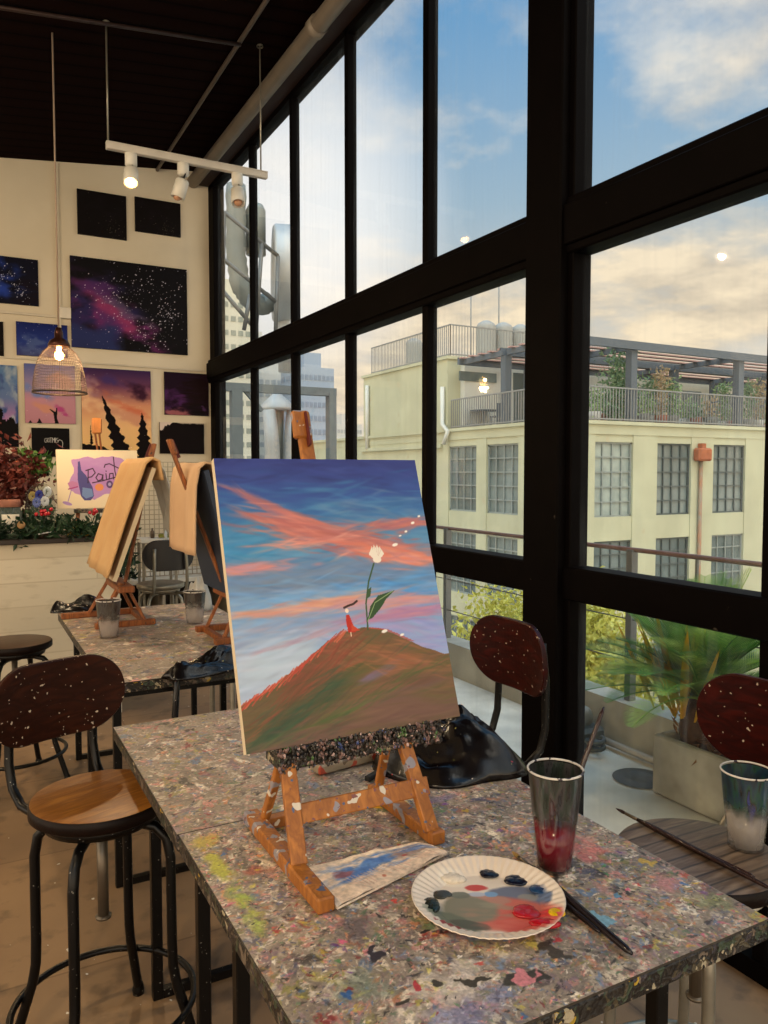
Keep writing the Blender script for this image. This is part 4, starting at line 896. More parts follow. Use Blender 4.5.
for px, py, n in ((45, 513, 8), (93, 512, 8)):
    q = onY(px, py, CY-.05); mb = MB()
    for _ in range(n): mb.ball((q.x+R_.gauss(0, .02), CY-.05+R_.gauss(0, .008), q.z+R_.gauss(0, .008)), .011, 6)
    shift(mb, gm).build('berry_cluster', mat('berry_red', 'b3202a', .25), gm)
q = onY(21, 525, CY-.06); shift(MB().lathe([(.001, 0), (.02, 0), (.022, .008), (.001, .01)], n=16, M=Matrix.Translation(q) @ Matrix.Rotation(PI/2, 4, 'X')), gm).build('wood_slice', mat('wood_slice', 'b08a5c', .7), gm)
q = onY(44, 534, CY-.05); shift(MB().bar((q.x-.03, CY-.05, q.z), (q.x+.04, CY-.05, q.z+.012), .006, .006), gm).build('silver_twig', mat('silver_twig', 'c9ccd0', .3), gm)
# glass dome
q = onY(41, 512, 5.02); dm = thing('glass_dome', 'glass dome over blue and white flowers on the counter', 'glass dome', (q.x, 5.02, CTZ))
DH = .235; MB().lathe([(.001, 0), (.095, 0), (.098, .01), (.09, .022), (.001, .022)], n=32).build('base', mat('dome_base', '4a3222', .5), dm)
MB().lathe([(.082, .022), (.082, DH*.62)]+[(.082*math.cos(a*PI/16), DH*.62+.082*math.sin(a*PI/16)) for a in range(1, 8)]+[(.001, DH*.62+.082)], n=32).build('dome', glass_mat('dome_glass', (.84, .87, .86, 1), .12), dm)
leaves(MB(), [(0, 0, .06), (0, 0, .09), (.02, 0, .12), (-.03, 0, .08)], 160, .04, (.028, .028, .022), R_, 2).build('foliage', leafm('dome_green', '1c3822', '41603c'), dm)
for (x, y, z, c_, nm) in ((-.01, -.03, .175, '1c2c9a', 'n'), (.02, -.035, .15, 'e3e4ee', 'n'), (.035, -.03, .19, 'dfe3ea', 'n'), (-.025, -.035, .145, '5a6cc0', 'n'), (-.045, -.02, .17, 'a08a4a', 'n')):
    mb = MB()
    for k in range(9): a_ = k*.7; mb.ball((x+.014*math.cos(a_), y, z+.012*math.sin(a_)), .010, 6, (1, .6, 1))
    mb.build('flower', mat('petal_'+c_, c_, .6), dm)
dm.scale = (1, 1, 1.42)
# jar
q = onY(10, 515, 4.99); jr = thing('storage_jar', 'squat glass jar with pinkish cork lid and white label on the counter', 'jar', (q.x, 4.99, CTZ))
MB().lathe([(.001, 0), (.062, 0), (.066, .01), (.066, .10), (.055, .122), (.05, .128)], n=28).build('jar_body', mat('jar_glass', '6d7a76', .1, 0, .1, 10, trans=.6), jr)
MB().lathe([(.001, .155), (.056, .155), (.058, .15), (.056, .126), (.001, .126)], n=28).build('lid', mat('cork_pink', 'a8705c', .8, 0, .3, 30), jr)
lb_ = MB()
for k in range(10):
    a0, a1 = -PI/2-.75+.15*k, -PI/2-.75+.15*(k+1); lb_.add([(.0675*math.cos(a_), .0675*math.sin(a_), z) for a_, z in ((a0, .02), (a1, .02), (a1, .098), (a0, .098))], [(0, 1, 2, 3)])
lb_.build('label', M_paper, jr); jr.scale = (1, 1, 1.45)
# red amaranth-like dried foliage and green plant
for nm, lb, px, py, yy, cols, n, sp, sz_ in (('red_leafed_plant', 'bushy plant with dark red leaves at the left end of the counter', 4, 480, 5.3, ('4a1c18', '7d3a30'), 1500, (.10, .07, .10), .055),
                                     ('leafy_plant', 'bright green leafy plant behind the glass dome', 33, 462, 5.38, ('3f6a2a', '6f9a48'), 170, (.05, .04, .025), .06)):
    q = onY(px, py, yy); o = thing(nm, lb, 'plant', (q.x, yy, CTZ))
    MB().lathe([(.001, 0), (.05, 0), (.065, .10), (.06, .10), (.001, .09)], n=20).build('pot', mat('pot_dark', '2a1c18', .5), o)
    for k in range(7): MB().tube([(0, 0, .09), (R_.gauss(0, .03), R_.gauss(0, .02), (q.z-CTZ)*.6), (R_.gauss(0, .07), R_.gauss(0, .04), q.z-CTZ)], .003, 6).build('stem', mat('stem_brown', '4a3020', .7), o)
    leaves(MB(), [(0, 0, q.z-CTZ), (0, 0, q.z-CTZ-.04)], n, sz_, sp, R_, 1.8).build('foliage', leafm(nm, *cols), o)
# paint sign on its little easel
sy = 5.12; a = onY(56.5, 449, sy); b = onY(139, 507, sy)
im = Img(300, 210, 'e6d3b4')
def SU(x, y): return ((x-358)/532, (420-y)/365)
im.poly([SU(*p) for p in ((452, 118), (500, 112), (560, 98), (600, 108), (650, 98), (720, 94), (790, 110), (830, 150), (810, 215), (780, 262), (800, 300), (740, 330), (660, 335), (590, 372), (540, 350), (470, 330), (430, 300), (440, 250), (470, 190))], 'b58ac0', 1, .03, 12)
im.streak(.5, .55, .3, .2, 'a878b8', .6, 0, 5, 8)
im.poly([SU(*p) for p in ((495, 130), (508, 128), (516, 185), (545, 215), (585, 290), (592, 345), (570, 372), (530, 372), (508, 345), (490, 240))], '4f4a86'); im.poly([SU(*p) for p in ((520, 290), (580, 300), (588, 345), (540, 360), (515, 340))], '7088b8')
im.poly([SU(*p) for p in ((425, 262), (440, 300), (462, 300), (490, 285), (492, 262), (455, 250))], 'b87aa8'); im.stroke([SU(450, 300), SU(425, 375)], .006, 'a080b8'); im.ell(*SU(420, 388), .06, .02, 'a888c0', 1, -.3); im.stroke([SU(430, 300), SU(488, 286)], .008, 'a03a78')
ik = '3a2438'; w_ = .0085
for st_ in (((560, 180), (556, 262)), ((545, 185), (590, 172), (605, 200), (580, 225), (558, 228)), ((655, 215), (625, 205), (608, 230), (622, 250), (645, 242), (655, 212), (652, 245), (664, 246)), ((675, 205), (678, 242)), ((695, 240), (700, 205), (722, 203), (724, 238)), ((728, 100), (735, 190), (745, 236), (760, 238)),
            ((665, 165), (672, 148), (700, 142), (760, 170), (790, 168)), ((770, 205), (800, 200), (775, 222), (800, 234), (772, 242)), ((585, 262), (650, 250), (760, 222), (800, 215))):
    im.stroke([SU(*p) for p in st_], w_, ik, 1, .5)
im.stroke([SU(676, 188), SU(677, 190)], .008, ik)
im.ell(*SU(628, 290), .055, .045, 'd98a58', 1, 0); im.ell(*SU(697, 272), .042, .048, '5a4070', 1); im.ell(*SU(697, 272), .02, .022, 'a898c0', 1); im.poly([SU(*p) for p in ((700, 345), (715, 315), (745, 298), (745, 325), (720, 352))], '7a3a68')
for k in range(3): im.stroke([SU(735+k*16, 262), SU(735+k*16, 290)], .006, '6a5080')
sg = painted_slab('painted_sign', b.x-a.x, a.z-b.z, .02, im, M_paint, 'd8c6a8'); sg.location = (a.x, sy, b.z); sg.rotation_euler = (-.1, 0, 0)
tag(sg, 'cream canvas sign with a wine bottle and the lettering Paint on purple', 'sign')
ex = (a.x+b.x)/2-.02; ez4 = thing('sign_easel', 'small beech easel holding the Paint sign on the counter', 'easel', (ex, sy, CTZ))
hb = b.z-CTZ
for s_ in (-1, 1):
    MB().box((s_*.12-.012, -.10, 0), (s_*.12+.012, .2, .02)).build('base_rail', M_easel2, ez4); MB().bar((s_*.12, -.02, .01), (s_*.10, .02, hb), .022, .012).build('upright', M_easel2, ez4)
MB().box((-.11, .10, 0), (.11, .12, .02)).build('crossbar', M_easel2, ez4)
MB().box((-.13, -.045, hb-.028), (.16, .015, hb-.004), bev=.004).build('tray', M_edge, ez4)
tpx = onY(97, 418, sy+.09); MB().bar((.06, .035, hb-.02), (tpx.x-ex-.012, .105, tpx.z-CTZ-.08), .009, .009).bar((.085, .035, hb-.02), (tpx.x-ex+.012, .105, tpx.z-CTZ-.08), .009, .009).build('mast', M_easel2, ez4)
MB().box((tpx.x-ex-.03, .085, tpx.z-CTZ-.10), (tpx.x-ex+.03, .12, tpx.z-CTZ-.0), bev=.008).build('top_clamp', mat('clamp_orange', 'c07a3c', .5, 0, .2, 20), ez4)
q0, q1 = onY(67, 516, 5.0), onY(108, 508, 5.0)
tag(MB().box((q0.x, 4.97, CTZ), (q1.x, 5.06, CTZ+.052), bev=.003).m(1).box((q0.x+.05, 4.968, CTZ+.03), (q0.x+.09, 4.971, CTZ+.045)).build('yellow_box', [mat('box_yellow', 'c8962c', .5), mat('box_mark', '6a4a20', .5)]), 'low yellow box under the Paint sign on the counter', 'box')

# ================================================================= WIRE GRID, LOW CABINET, SMALL SHELF
gy = 6.35; a = onY(134, 462, gy); b = onY(206, 573, gy)
wg = MB(); nx, nz2 = 15, 24
for i in range(nx+1): x = a.x+(b.x-a.x)*i/nx; wg.bar((x, gy, b.z), (x, gy, a.z), .006, .006)
for i in range(nz2+1): z = b.z+(a.z-b.z)*i/nz2; wg.bar((a.x, gy+.006, z), (b.x, gy+.006, z), .006, .006)
tag(wg.build('wire_grid_panel', mat('grid_beige', 'a89c86', .6)), 'beige wire grid panel standing on the low cabinet by the back wall', 'wire grid')
lc = thing('low_cabinet', 'low open-front cabinet with pale top under the wire grid panel', 'cabinet', (1.4, 6.3, 0))
zt2 = b.z-.006
shift(MB().box((.95, 6.2, zt2-.035), (1.98, 6.9, zt2), bev=.003), lc).build('cabinet_top', M_white, lc)
for x in (.95, 1.36, 1.93): shift(MB().box((x, 6.22, 0), (x+.04, 6.88, zt2-.036)), lc).build('side_panel', mat('panel_pale', 'b9ae9a', .6), lc)
shift(MB().box((.99, 6.84, 0), (1.93, 6.88, zt2-.036)), lc).build('back_panel', mat('panel_dark', '2e241c', .8), lc)
shift(MB().box((.99, 6.24, .08), (1.93, 6.83, .11)), lc).build('bottom_shelf', mat('panel_dark', '2e241c', .8), lc)
sx0, sx1 = onY(139, 541, 6.0), onY(178, 535, 6.0)
sd = thing('side_table', 'small white-topped side table behind the grey stool', 'table', (sx0.x+.15, 6.0, 0))
zz = (sx0.z+sx1.z)/2
shift(MB().box((sx0.x, 5.93, zz-.03), (sx1.x, 6.14, zz), bev=.004), sd).build('table_top', M_white, sd)
for x in (sx0.x+.02, sx1.x-.03):
    for y in (5.95, 6.12): shift(MB().bar((x, y, 0), (x, y, zz-.03), .018, .018), sd).build('leg', M_grey, sd)
q = onY(164, 536, 6.0); tag(MB().box((q.x-.035, 5.99, zz), (q.x+.04, 6.04, zz+.03), bev=.006).build('sponge', mat('sponge_green', '8a8a3a', .9, 0, .3, 60)), 'yellow-green sponge on the small white-topped side table', 'sponge')
q = onY(153, 534, 6.0); tag(MB().lathe([(.001, 0), (.016, 0), (.016, .05), (.007, .06), (.007, .075), (.001, .076)], (q.x, 6.02, zz), 16).build('small_bottle', mat('bottle_brown', '5a4a3a', .3)), 'small brown bottle left of the green sponge', 'bottle')

# ================================================================= TERRACE PLANTS
pb = thing('planter_box', 'long grey concrete planter along the terrace railing', 'planter', (2.78, 1.0, 0))
shift(MB().box((2.77, -3, 0), (2.81, 2.50, .275), bev=.008).box((3.06, -3, 0), (3.10, 2.50, .275), bev=.008).box((2.81, 2.46, 0), (3.06, 2.50, .275), bev=.008).box((2.81, -3, 0), (3.06, -2.96, .275), bev=.008), pb).build('planter_walls', mat('planter_concrete', 'b5ae9f', .9, 0, .35, 5, .3, col2='8a8478'), pb)
shift(MB().box((2.81, -2.95, .0), (3.06, 2.46, .235)), pb).build('soil', mat('soil', '3a2b20', .95, 0, .4, 20, .5), pb)
def cycad(name, label, base, nf, L0, hgt, cols, seed, lean=(0, 0)):
    o = thing(name, label, 'plant', base); R_ = random.Random(seed)
    MB().lathe([(.001, -.02), (.085, -.02), (.10, .05), (.09, .14), (.06, hgt), (.001, hgt+.02)], n=20).build('trunk', mat('cycad_trunk', '5a3c26', .9, 0, .5, 30, .6), o)
    for k in range(nf):
        az = k*2.39996+R_.uniform(-.2, .2); el = .30+1.15*(k/nf)**.8+R_.uniform(-.1, .1); L_ = L0*R_.uniform(.8, 1.1)
        pts = []; p = Vector((0, 0, hgt)); d = Vector((math.cos(az)*math.cos(el)+lean[0], math.sin(az)*math.cos(el)+lean[1], math.sin(el))).normalized()
        N_ = 16
        for i in range(N_+1): pts.append(p.copy()); p = p+d*(L_/N_); d = (d+Vector((0, 0, -.05))).normalized()
        mb = MB(); mb.tube(pts, [.005*(1-i/N_*.7) for i in range(N_+1)], 5)
        for i in range(2, N_*4):
            t_ = i/(N_*4); j = min(N_-1, int(t_*N_)); q = pts[j].lerp(pts[j+1], t_*N_-j); d = (pts[j+1]-pts[j]).normalized()
            sd_ = d.cross(Vector((0, 0, 1))).normalized(); u = sd_.cross(d)
            ll = L_*.24*math.sin(PI*min(1, t_*.93+.06))**.6
            for s_ in (-1, 1):
                e = (sd_*s_*.85+d*.55+u*.28).normalized()*ll; wv = d*.0021
                mb.add([q-wv, q+e*.5-wv*1.2, q+e+Vector((0, 0, -.02*ll)), q+e*.5+wv*1.2, q+wv], [(0, 1, 2, 3, 4)])
        mb.build('frond', leafm(cols[k % len(cols)][0], cols[k % len(cols)][1], cols[k % len(cols)][2], .4), o)
    return o
cg = [('cy_green', '6a9e44', 'a4cc60'), ('cy_deep', '37692f', '659c46'), ('cy_olive', '96b048', 'cade74'), ('cy_deep2', '3a6a34', '6a9c4c')]
cycad('sago_palm', 'large green sago palm rising from the concrete planter', (2.93, 2.36, .245), 96, .58, .20, cg, 5)
cycad('sago_palm', 'second sago palm farther along the planter, behind the red-backed stool', (2.94, 1.55, .245), 60, .50, .22, cg, 9)
yl = thing('yellow_leafed_plant', 'yellow-orange upright leaves in the middle of the sago palm', 'plant', (2.82, 2.39, .26)); R_ = random.Random(8)
def blade(mb, b, d, L_, w, bend=.12, n=8):
    p = Vector(b); d = Vector(d).normalized(); sd_ = d.cross(Vector((0, 0, 1))); sd_ = (sd_ if sd_.length > .05 else Vector((.8, -.5, 0))).normalized(); vs = []
    for i in range(n+1):
        t_ = i/n; ww = w*math.sin(PI*min(1, .08+t_*.92))**.7; c = sd_*ww; m_ = Vector((0, 0, -ww*.35)); vs += [p-c, p+m_, p+c]; p = p+d*L_/n; d = (d+Vector((0, 0, -bend/n*2))).normalized()
    mb.add(vs, [f for i in range(n) for f in ((3*i, 3*i+1, 3*i+4, 3*i+3), (3*i+1, 3*i+2, 3*i+5, 3*i+4))], True); return mb
for k in range(16): blade(MB(), (R_.gauss(0, .02), R_.gauss(0, .04), .12), (-.18+R_.gauss(0, .2), R_.gauss(0, .35), 1), R_.uniform(.36, .52), .017, .1).build('leaf', leafm('yel_leaf', 'd8a018', 'b9b030', .4), yl)
q = onX(735, 650, 2.95)
bl = thing('broad_leafed_plant', 'bright green broad-leafed plant at the right end of the view, over the planter', 'plant', (2.97, 1.86, .245))
for k in range(12):
    a_ = k*.55+.2; blade(MB(), (0, 0, .02), (math.cos(a_)*.75, math.sin(a_)*.75, .95+R_.uniform(-.2, .3)), R_.uniform(.5, .68), .035, .5).build('leaf', leafm('broad_leaf', '5f9030', '93b84a', .4), bl)
# low dry undergrowth in the planter
ug = leaves(MB(), lambda: (2.93, R_.uniform(.9, 2.4), .28), 700, .09, (.05, .05, .04), R_, 5, .5); tag(ug.build('dry_leaves', leafm('dry_leaf', '6b4426', '94683a', .2)), 'dry brown leaves and fibres under the sago palms', 'leaves', kind='stuff')
# grey pipe and small pump on the terrace
a, b = onZ(612, 748, .03), onZ(655, 768, .03)
tag(MB().tube([(3.02, a.y+.12, .03), (3.02, 2.42, .03)], .018, 10).build('terrace_pipe', mat('pipe_pale', 'a39a8c', .6)), 'pale pipe lying along the foot of the terrace curb', 'pipe')
q = onZ(603, 744, .0)
pu = thing('water_pump', 'dark machine with a round grey wheel on the terrace beside the window post', 'machine', (2.93, 3.18, 0))
MB().box((-.09, -.14, .03), (.09, .12, .11), bev=.02).build('pump_body', mat('pump_dark', '39403e', .5, .2, .4, 20), pu)
MB().lathe([(.001, -.14), (.055, -.14), (.062, -.12), (.062, .06), (.05, .08), (.001, .08)], n=20, M=Matrix.Translation((0, 0, .15)) @ Matrix.Rotation(PI/2, 4, 'X')).build('motor', mat('motor_grey', '7a7d78', .4, .3), pu)
MB().tube([(-.08, .10+.07*math.cos(k*PI/12), .20+.07*math.sin(k*PI/12)) for k in range(24)], .012, 8, closed=True).lathe([(.001, 0), (.06, 0), (.06, .01), (.001, .01)], n=20, M=Matrix.Translation((-.085, .10, .20)) @ Matrix.Rotation(PI/2, 4, 'Y')).build('wheel', mat('wheel_grey', '8c8e8a', .5), pu)
for x in (-.07, .07):
    for y in (-.1, .1): MB().lathe([(.001, 0), (.02, 0), (.02, .035), (.001, .035)], (x, y, 0), 10).build('foot', M_dark, pu)
MB().tube([(-.05+.04*math.cos(k*.5), -.2+.05*math.sin(k*.5), .015+.003*k) for k in range(26)], .012, 8).build('hose', mat('hose_dark', '2c3330', .5), pu)

# ================================================================= BUILDING ACROSS THE STREET
WXB, SYB = 17.2, 19.5; TZ = 3.2; GZ = -9.0
M_fac = mat('pale_green_facade', 'c3be9b', .9, 0, .07, .7, .1, col2='b7b190', specks=[(2.2, .72, 'bcb08e')])
M_facw = mat('facade_white', 'd8d3c4', .9, 0, .06, 2)
M_wgl = mat('old_window_glass', '56605c', .15, 0, .5, .8, col2='7d8680', sc=(1, 1, .6)); M_wgc = mat('curtained_glass', 'a9b0a2', .3, 0, .3, 2, col2='8a938a')
M_wfr = mat('window_bars', '8f938a', .6); M_wfd = mat('window_bars_dark', '4d5450', .6)
M_rl = mat('roof_rail', '8d8b85', .6); M_perg = mat('pergola_steel', '596066', .6); M_slat = mat('pergola_slat', 'b98f84', .7)
bd = thing('apartment_building', 'pale green old building across the street with gridded windows and a roof terrace', 'building', (WXB, SYB, GZ))
def bp(mb, name, m): return shift(mb, bd).build(name, m, bd)
bp(MB().box((WXB+.18, SYB+.18, GZ), (48, 40, TZ-.2)), 'wall_body', mat('facade_recess', 'bab492', .9, 0, .08, 1))
bp(MB().box((WXB-.05, SYB-.05, TZ-.45), (48, 40.1, TZ-.0)).box((WXB-.14, SYB-.14, TZ-.12), (48, 40.1, TZ)), 'parapet_band', M_fac)
rows_s = []
wz = [(onY(611, 442, SYB).z, onY(611, 517, SYB).z), (onY(611, 541, SYB).z, onY(611, 541, SYB).z-2.3)]
pit = wz[0][0]-wz[1][0]; H0 = wz[0][0]-wz[0][1]
rowsz = [(wz[0][0]-k*pit, wz[0][0]-k*pit-H0*(1 if k == 0 else .95)) for k in range(4)]
sw = [(onY(p0, 480, SYB+.1).x, onY(p1, 480, SYB+.1).x) for p0, p1 in ((592, 630), (654, 688), (710, 742), (761, 795))]
stp = sw[1][0]-sw[0][0]; sw = [(sw[0][0]-stp*.0, sw[0][1])]+sw[1:]+[(sw[3][0]+k*3.1, sw[3][0]+k*3.1+1.9) for k in range(1, 7)]
ww_ = [(onX(p1, 480, WXB+.1).y, onX(p0, 480, WXB+.1).y) for p0, p1 in ((489, 521), (451, 479))]
d_ = ww_[1][0]-ww_[0][0]; ww_ = [(ww_[0][0]-d_, ww_[0][1]-d_)]*(1 if ww_[0][0]-d_ > SYB+.4 else 0)+ww_+[(ww_[1][0]+d_*k, ww_[1][1]+d_*k) for k in range(1, 1)]
# facade skin around the window openings: piers and spandrels
fs_ = MB()
def skin(mb, side, spans, lo, hi):
    def bx(a, b, z0, z1, o=0):
        if side == 'S': mb.box((a, SYB-o, z0), (b, SYB+.18, z1))
        else: mb.box((WXB-o, a, z0), (WXB+.18, b, z1))
    ed = [lo]+[v for s_ in sorted(spans) for v in s_]+[hi]
    for i in range(0, len(ed), 2): bx(ed[i], ed[i+1], GZ, TZ-.45, .03)
    for s_ in sorted(spans):
        zs = [TZ-.45]+[v for r in rowsz for v in r]+[GZ]
        for i in range(0, len(zs), 2): bx(s_[0], s_[1], zs[i+1], zs[i], 0)
skin(fs_, 'S', sw, WXB, 48); bp(fs_, 'south_facade', M_fac); fs2 = MB(); skin(fs2, 'W', ww_, SYB, 40); bp(fs2, 'west_facade', M_fac)
def winpart(side, a, b, z1, z0, gl, fr):
    def bx(mb, u0, u1, v0, v1, d0, d1):
        return mb.box((u0, SYB+d0, v0), (u1, SYB+d1, v1)) if side == 'S' else mb.box((WXB+d0, u0, v0), (WXB+d1, u1, v1))
    f = MB(); w = .06
    bx(f, a, b, z0, z0+w, .05, .12); bx(f, a, b, z1-w, z1, .05, .12); bx(f, a, a+w, z0, z1, .05, .12); bx(f, b-w, b, z0, z1, .05, .12)
    for i in range(1, 4): u = a+(b-a)*i/4; bx(f, u-.022, u+.022, z0+w, z1-w, .07, .12)
    for i in range(1, 5): v = z0+(z1-z0)*i/5; bx(f, a+w, b-w, v-.022, v+.022, .065, .12)
    o = bp(f, 'window', fr); g = MB(); bx(g, a+.02, b-.02, z0+.02, z1-.02, .125, .14); g = shift(g, bd); gg = g.build('pane', gl, o)
for i, (a, b) in enumerate(sw):
    for k, (z1, z0) in enumerate(rowsz[:3]): winpart('S', a, b, z1, z0, M_wgc if (i+k) % 5 == 0 else M_wgl, M_wfd if (i+k) % 3 else M_wfr)
for i, (a, b) in enumerate(ww_):
    for k, (z1, z0) in enumerate(rowsz[:4]): winpart('W', a, b, z1, z0, M_wgl, M_wfr)
# upper block at the left
y0u = onX(448, 400, WXB).y; y1u = onX(364, 400, WXB).y; zu = 6.0
bp(MB().box((WXB-.02, y0u, TZ), (26, y1u, zu)).box((WXB-.1, y0u-.08, zu), (26, y1u+.1, zu+.12)), 'upper_block', M_fac)
zm = onX(395, 448, WXB).z
bp(MB().box((WXB-.16, y0u+.3, zm-.1), (WXB-.02, y1u+.1, zm+.05)).box((WXB-.08, y0u+.5, zm+.45), (WXB-.02, y1u, zm+.53)), 'string_course', M_fac)
bp(MB().tube([(WXB-.14, y1u-.6, zu-.4), (WXB-.14, y1u-.6, zm)], .09, 8).tube([(WXB-.14, y0u+.2, 4.9), (WXB-.14, y0u+.2, TZ+.2), (WXB-.2, y0u-.3, TZ-.1), (WXB-.2, y0u+.0, TZ-.6)], .09, 8), 'drain_pipe', M_facw)
def railing(mb, p, q, z, h, st=.14, w=.025):
    p, q = Vector(p), Vector(q); L_ = (q-p).length; n = int(L_/st)
    for i in range(n+1): c = p.lerp(q, i/n); mb.box((c.x-w/2, c.y-w/2, z), (c.x+w/2, c.y+w/2, z+h))
    for zz_ in (z+.08, z+h): mb.bar((p.x, p.y, zz_), (q.x, q.y, zz_), .05, .05)
    return mb
r1 = railing(MB(), (WXB+.1, y0u, 0), (WXB+.1, y1u-.6, 0), zu+.12, 1.25); railing(r1, (WXB+.1, y0u, 0), (26, y0u, 0), zu+.12, 1.25); bp(r1, 'rooftop_railing', M_rl)
r2 = railing(MB(), (WXB+.1, SYB+.1, 0), (WXB+.1, y0u-.1, 0), TZ, 1.15); bp(r2, 'terrace_railing_west', M_rl)
r3 = railing(MB(), (WXB+.1, SYB+.1, 0), (46, SYB+.1, 0), TZ, 1.15); bp(r3, 'terrace_railing_south', M_rl)
# penthouse walls behind the terrace
PHY = y0u+.02
bp(MB().box((WXB+.6, PHY-.3, TZ), (26, PHY, zu-.2)), 'penthouse_wall', M_facw)
a, b = onY(459, 371, PHY-.3), onY(496, 383, PHY-.3); bp(MB().box((a.x, PHY-.34, b.z), (b.x, PHY-.29, a.z)), 'strip_window', M_wgl)
bp(MB().box((onY(513, 380, PHY-.3).x, PHY-.34, TZ), (onY(524, 380, PHY-.3).x+.6, PHY-.29, TZ+2.4)), 'terrace_door', M_wgl)
bp(MB().box((26, PHY-.1, TZ), (48, PHY+3, TZ+2.6)), 'rear_wall', mat('rear_cream', 'cabfa6', .9, 0, .1, 1))
for px in (612, 636, 680, 715, 750): x = onY(px, 400, PHY).x; bp(MB().box((x, PHY-.16, TZ+.3), (x+1.3, PHY-.09, TZ+2.2)), 'rear_window', M_wgl)
for px, py, yy in ((485, 380, PHY-.5), (617, 390, PHY-.3), (675, 391, PHY-.3)):
    q = onY(px, py, yy); bp(MB().ball((q.x, yy, q.z), .07, 8), 'wall_lamp', lit('lamp_far', 'ffdca0', 6))
# drain pipe with orange hopper on the south face
q = onY(703, 455, SYB-.2); bp(MB().tube([(q.x, SYB-.12, q.z), (q.x, SYB-.12, GZ)], .07, 8), 'downpipe', mat('pipe_rust', '8d8470', .7, 0, .4, 3, col2='a8704a'))
bp(MB().box((q.x-.35, SYB-.35, q.z-.22), (q.x+.35, SYB-.03, q.z+.25), bev=.06).box((q.x-.1, SYB-.25, q.z+.25), (q.x+.1, SYB-.05, q.z+.42)), 'hopper', mat('hopper_orange', 'b5653c', .8, 0, .3, 6))
# pergola
pg = thing('pergola', 'dark steel pergola with brown slats on the roof terrace across the street', 'pergola', (WXB, SYB, TZ))
def pgp(mb, name, m): return shift(mb, pg).build(name, m, pg)
PZ = onY(632, 344, SYB+.3).z; PY1 = PHY-.5
xs_ = [WXB+.35]+[onY(p_, 400, SYB+.3).x for p_ in (632, 739)]; dx_ = xs_[2]-xs_[1]; xs_ = [xs_[0], xs_[1], xs_[2], xs_[2]+dx_, xs_[2]+2*dx_, xs_[2]+3*dx_]
for x in xs_:
    for y in (SYB+.35, (SYB+PY1)/2+.3, PY1-.3)[:2 if x == xs_[0] else 3]: pgp(MB().box((x-.14, y-.14, TZ), (x+.14, y+.14, PZ-.2)), 'post', M_perg)
    pgp(MB().box((x-.06, SYB+.1, PZ-.2), (x+.06, PY1, PZ-.0)), 'rafter', M_perg)
for y in (SYB+.15, (SYB+PY1)/2+.3, PY1-.1): pgp(MB().box((WXB+.1, y-.07, PZ-.22), (xs_[-1]+.4, y+.07, PZ+.06)), 'beam', M_perg)
sl = MB(); y = SYB+.45
while y < PY1: sl.box((WXB+.1, y-.11, PZ+.0), (xs_[-1]+.4, y+.11, PZ+.05)); y += .62
pgp(sl, 'roof_slats', M_slat)
# roof terrace potted plants
R_ = random.Random(21)
kinds = [('74905c', 'a3bb80'), ('86a068', 'b5c688'), ('6a8860', '8ea878'), ('a89870', 'c9a880')]  # leaf greens paled to carry the haze across the street
for k, px in enumerate((594, 601, 609, 619, 628, 643, 651, 661, 672, 684, 697, 711, 722, 733, 748, 758, 767)):
    yy = SYB+.7+R_.uniform(0, 2.2); q = onY(px, 415, yy); big = R_.random() < .4 or px in (628, 661); h = R_.uniform(1.2, 2.0) if big else R_.uniform(.5, .9)
    ds = ['tall', 'low'][not big]; o = thing('potted_plant', '', 'plant', (q.x, yy, TZ), 0, 'pots on the roof terrace across the street')
    o['label'] = '%s potted plant behind the roof terrace railing, %s along the row from the left' % (ds, ['first', 'second', 'third', 'fourth', 'fifth', 'sixth', 'seventh', 'eighth', 'ninth', 'tenth', 'eleventh', 'twelfth', 'thirteenth', 'fourteenth', 'fifteenth', 'sixteenth', 'seventeenth'][k])
    MB().lathe([(.001, 0), (.2, 0), (.27, .4), (.24, .4), (.001, .36)], n=14).build('pot', mat('pot_%d' % (k % 3), ('c9c3b8', '9a5f48', '7d7a72')[k % 3], .8), o)
    kd = kinds[k % 4]; leaves(MB(), [(0, 0, .3+h*t_) for t_ in (.2, .45, .7, .85)], 240 if big else 130, .20, (.17, .16, .14), R_, 2.4).tube([(0, 0, .3), (0, 0, .3+h*.8)], .03, 6).build('foliage', leafm('pl_%d' % (k % 4), *kd), o)
cr_ = thing('climbing_plant', 'tall green climber on the front pergola post', 'plant', (onY(617, 400, SYB+1).x, SYB+1, TZ))
leaves(MB(), [(0, 0, z/4) for z in range(1, 10)], 700, .22, (.32, .2, .25), R_, 2.2).tube([(0, 0, 0), (0, 0, 2.3)], .05, 6).build('foliage', leafm('climb', '5a7a55', '8aa678'), cr_)
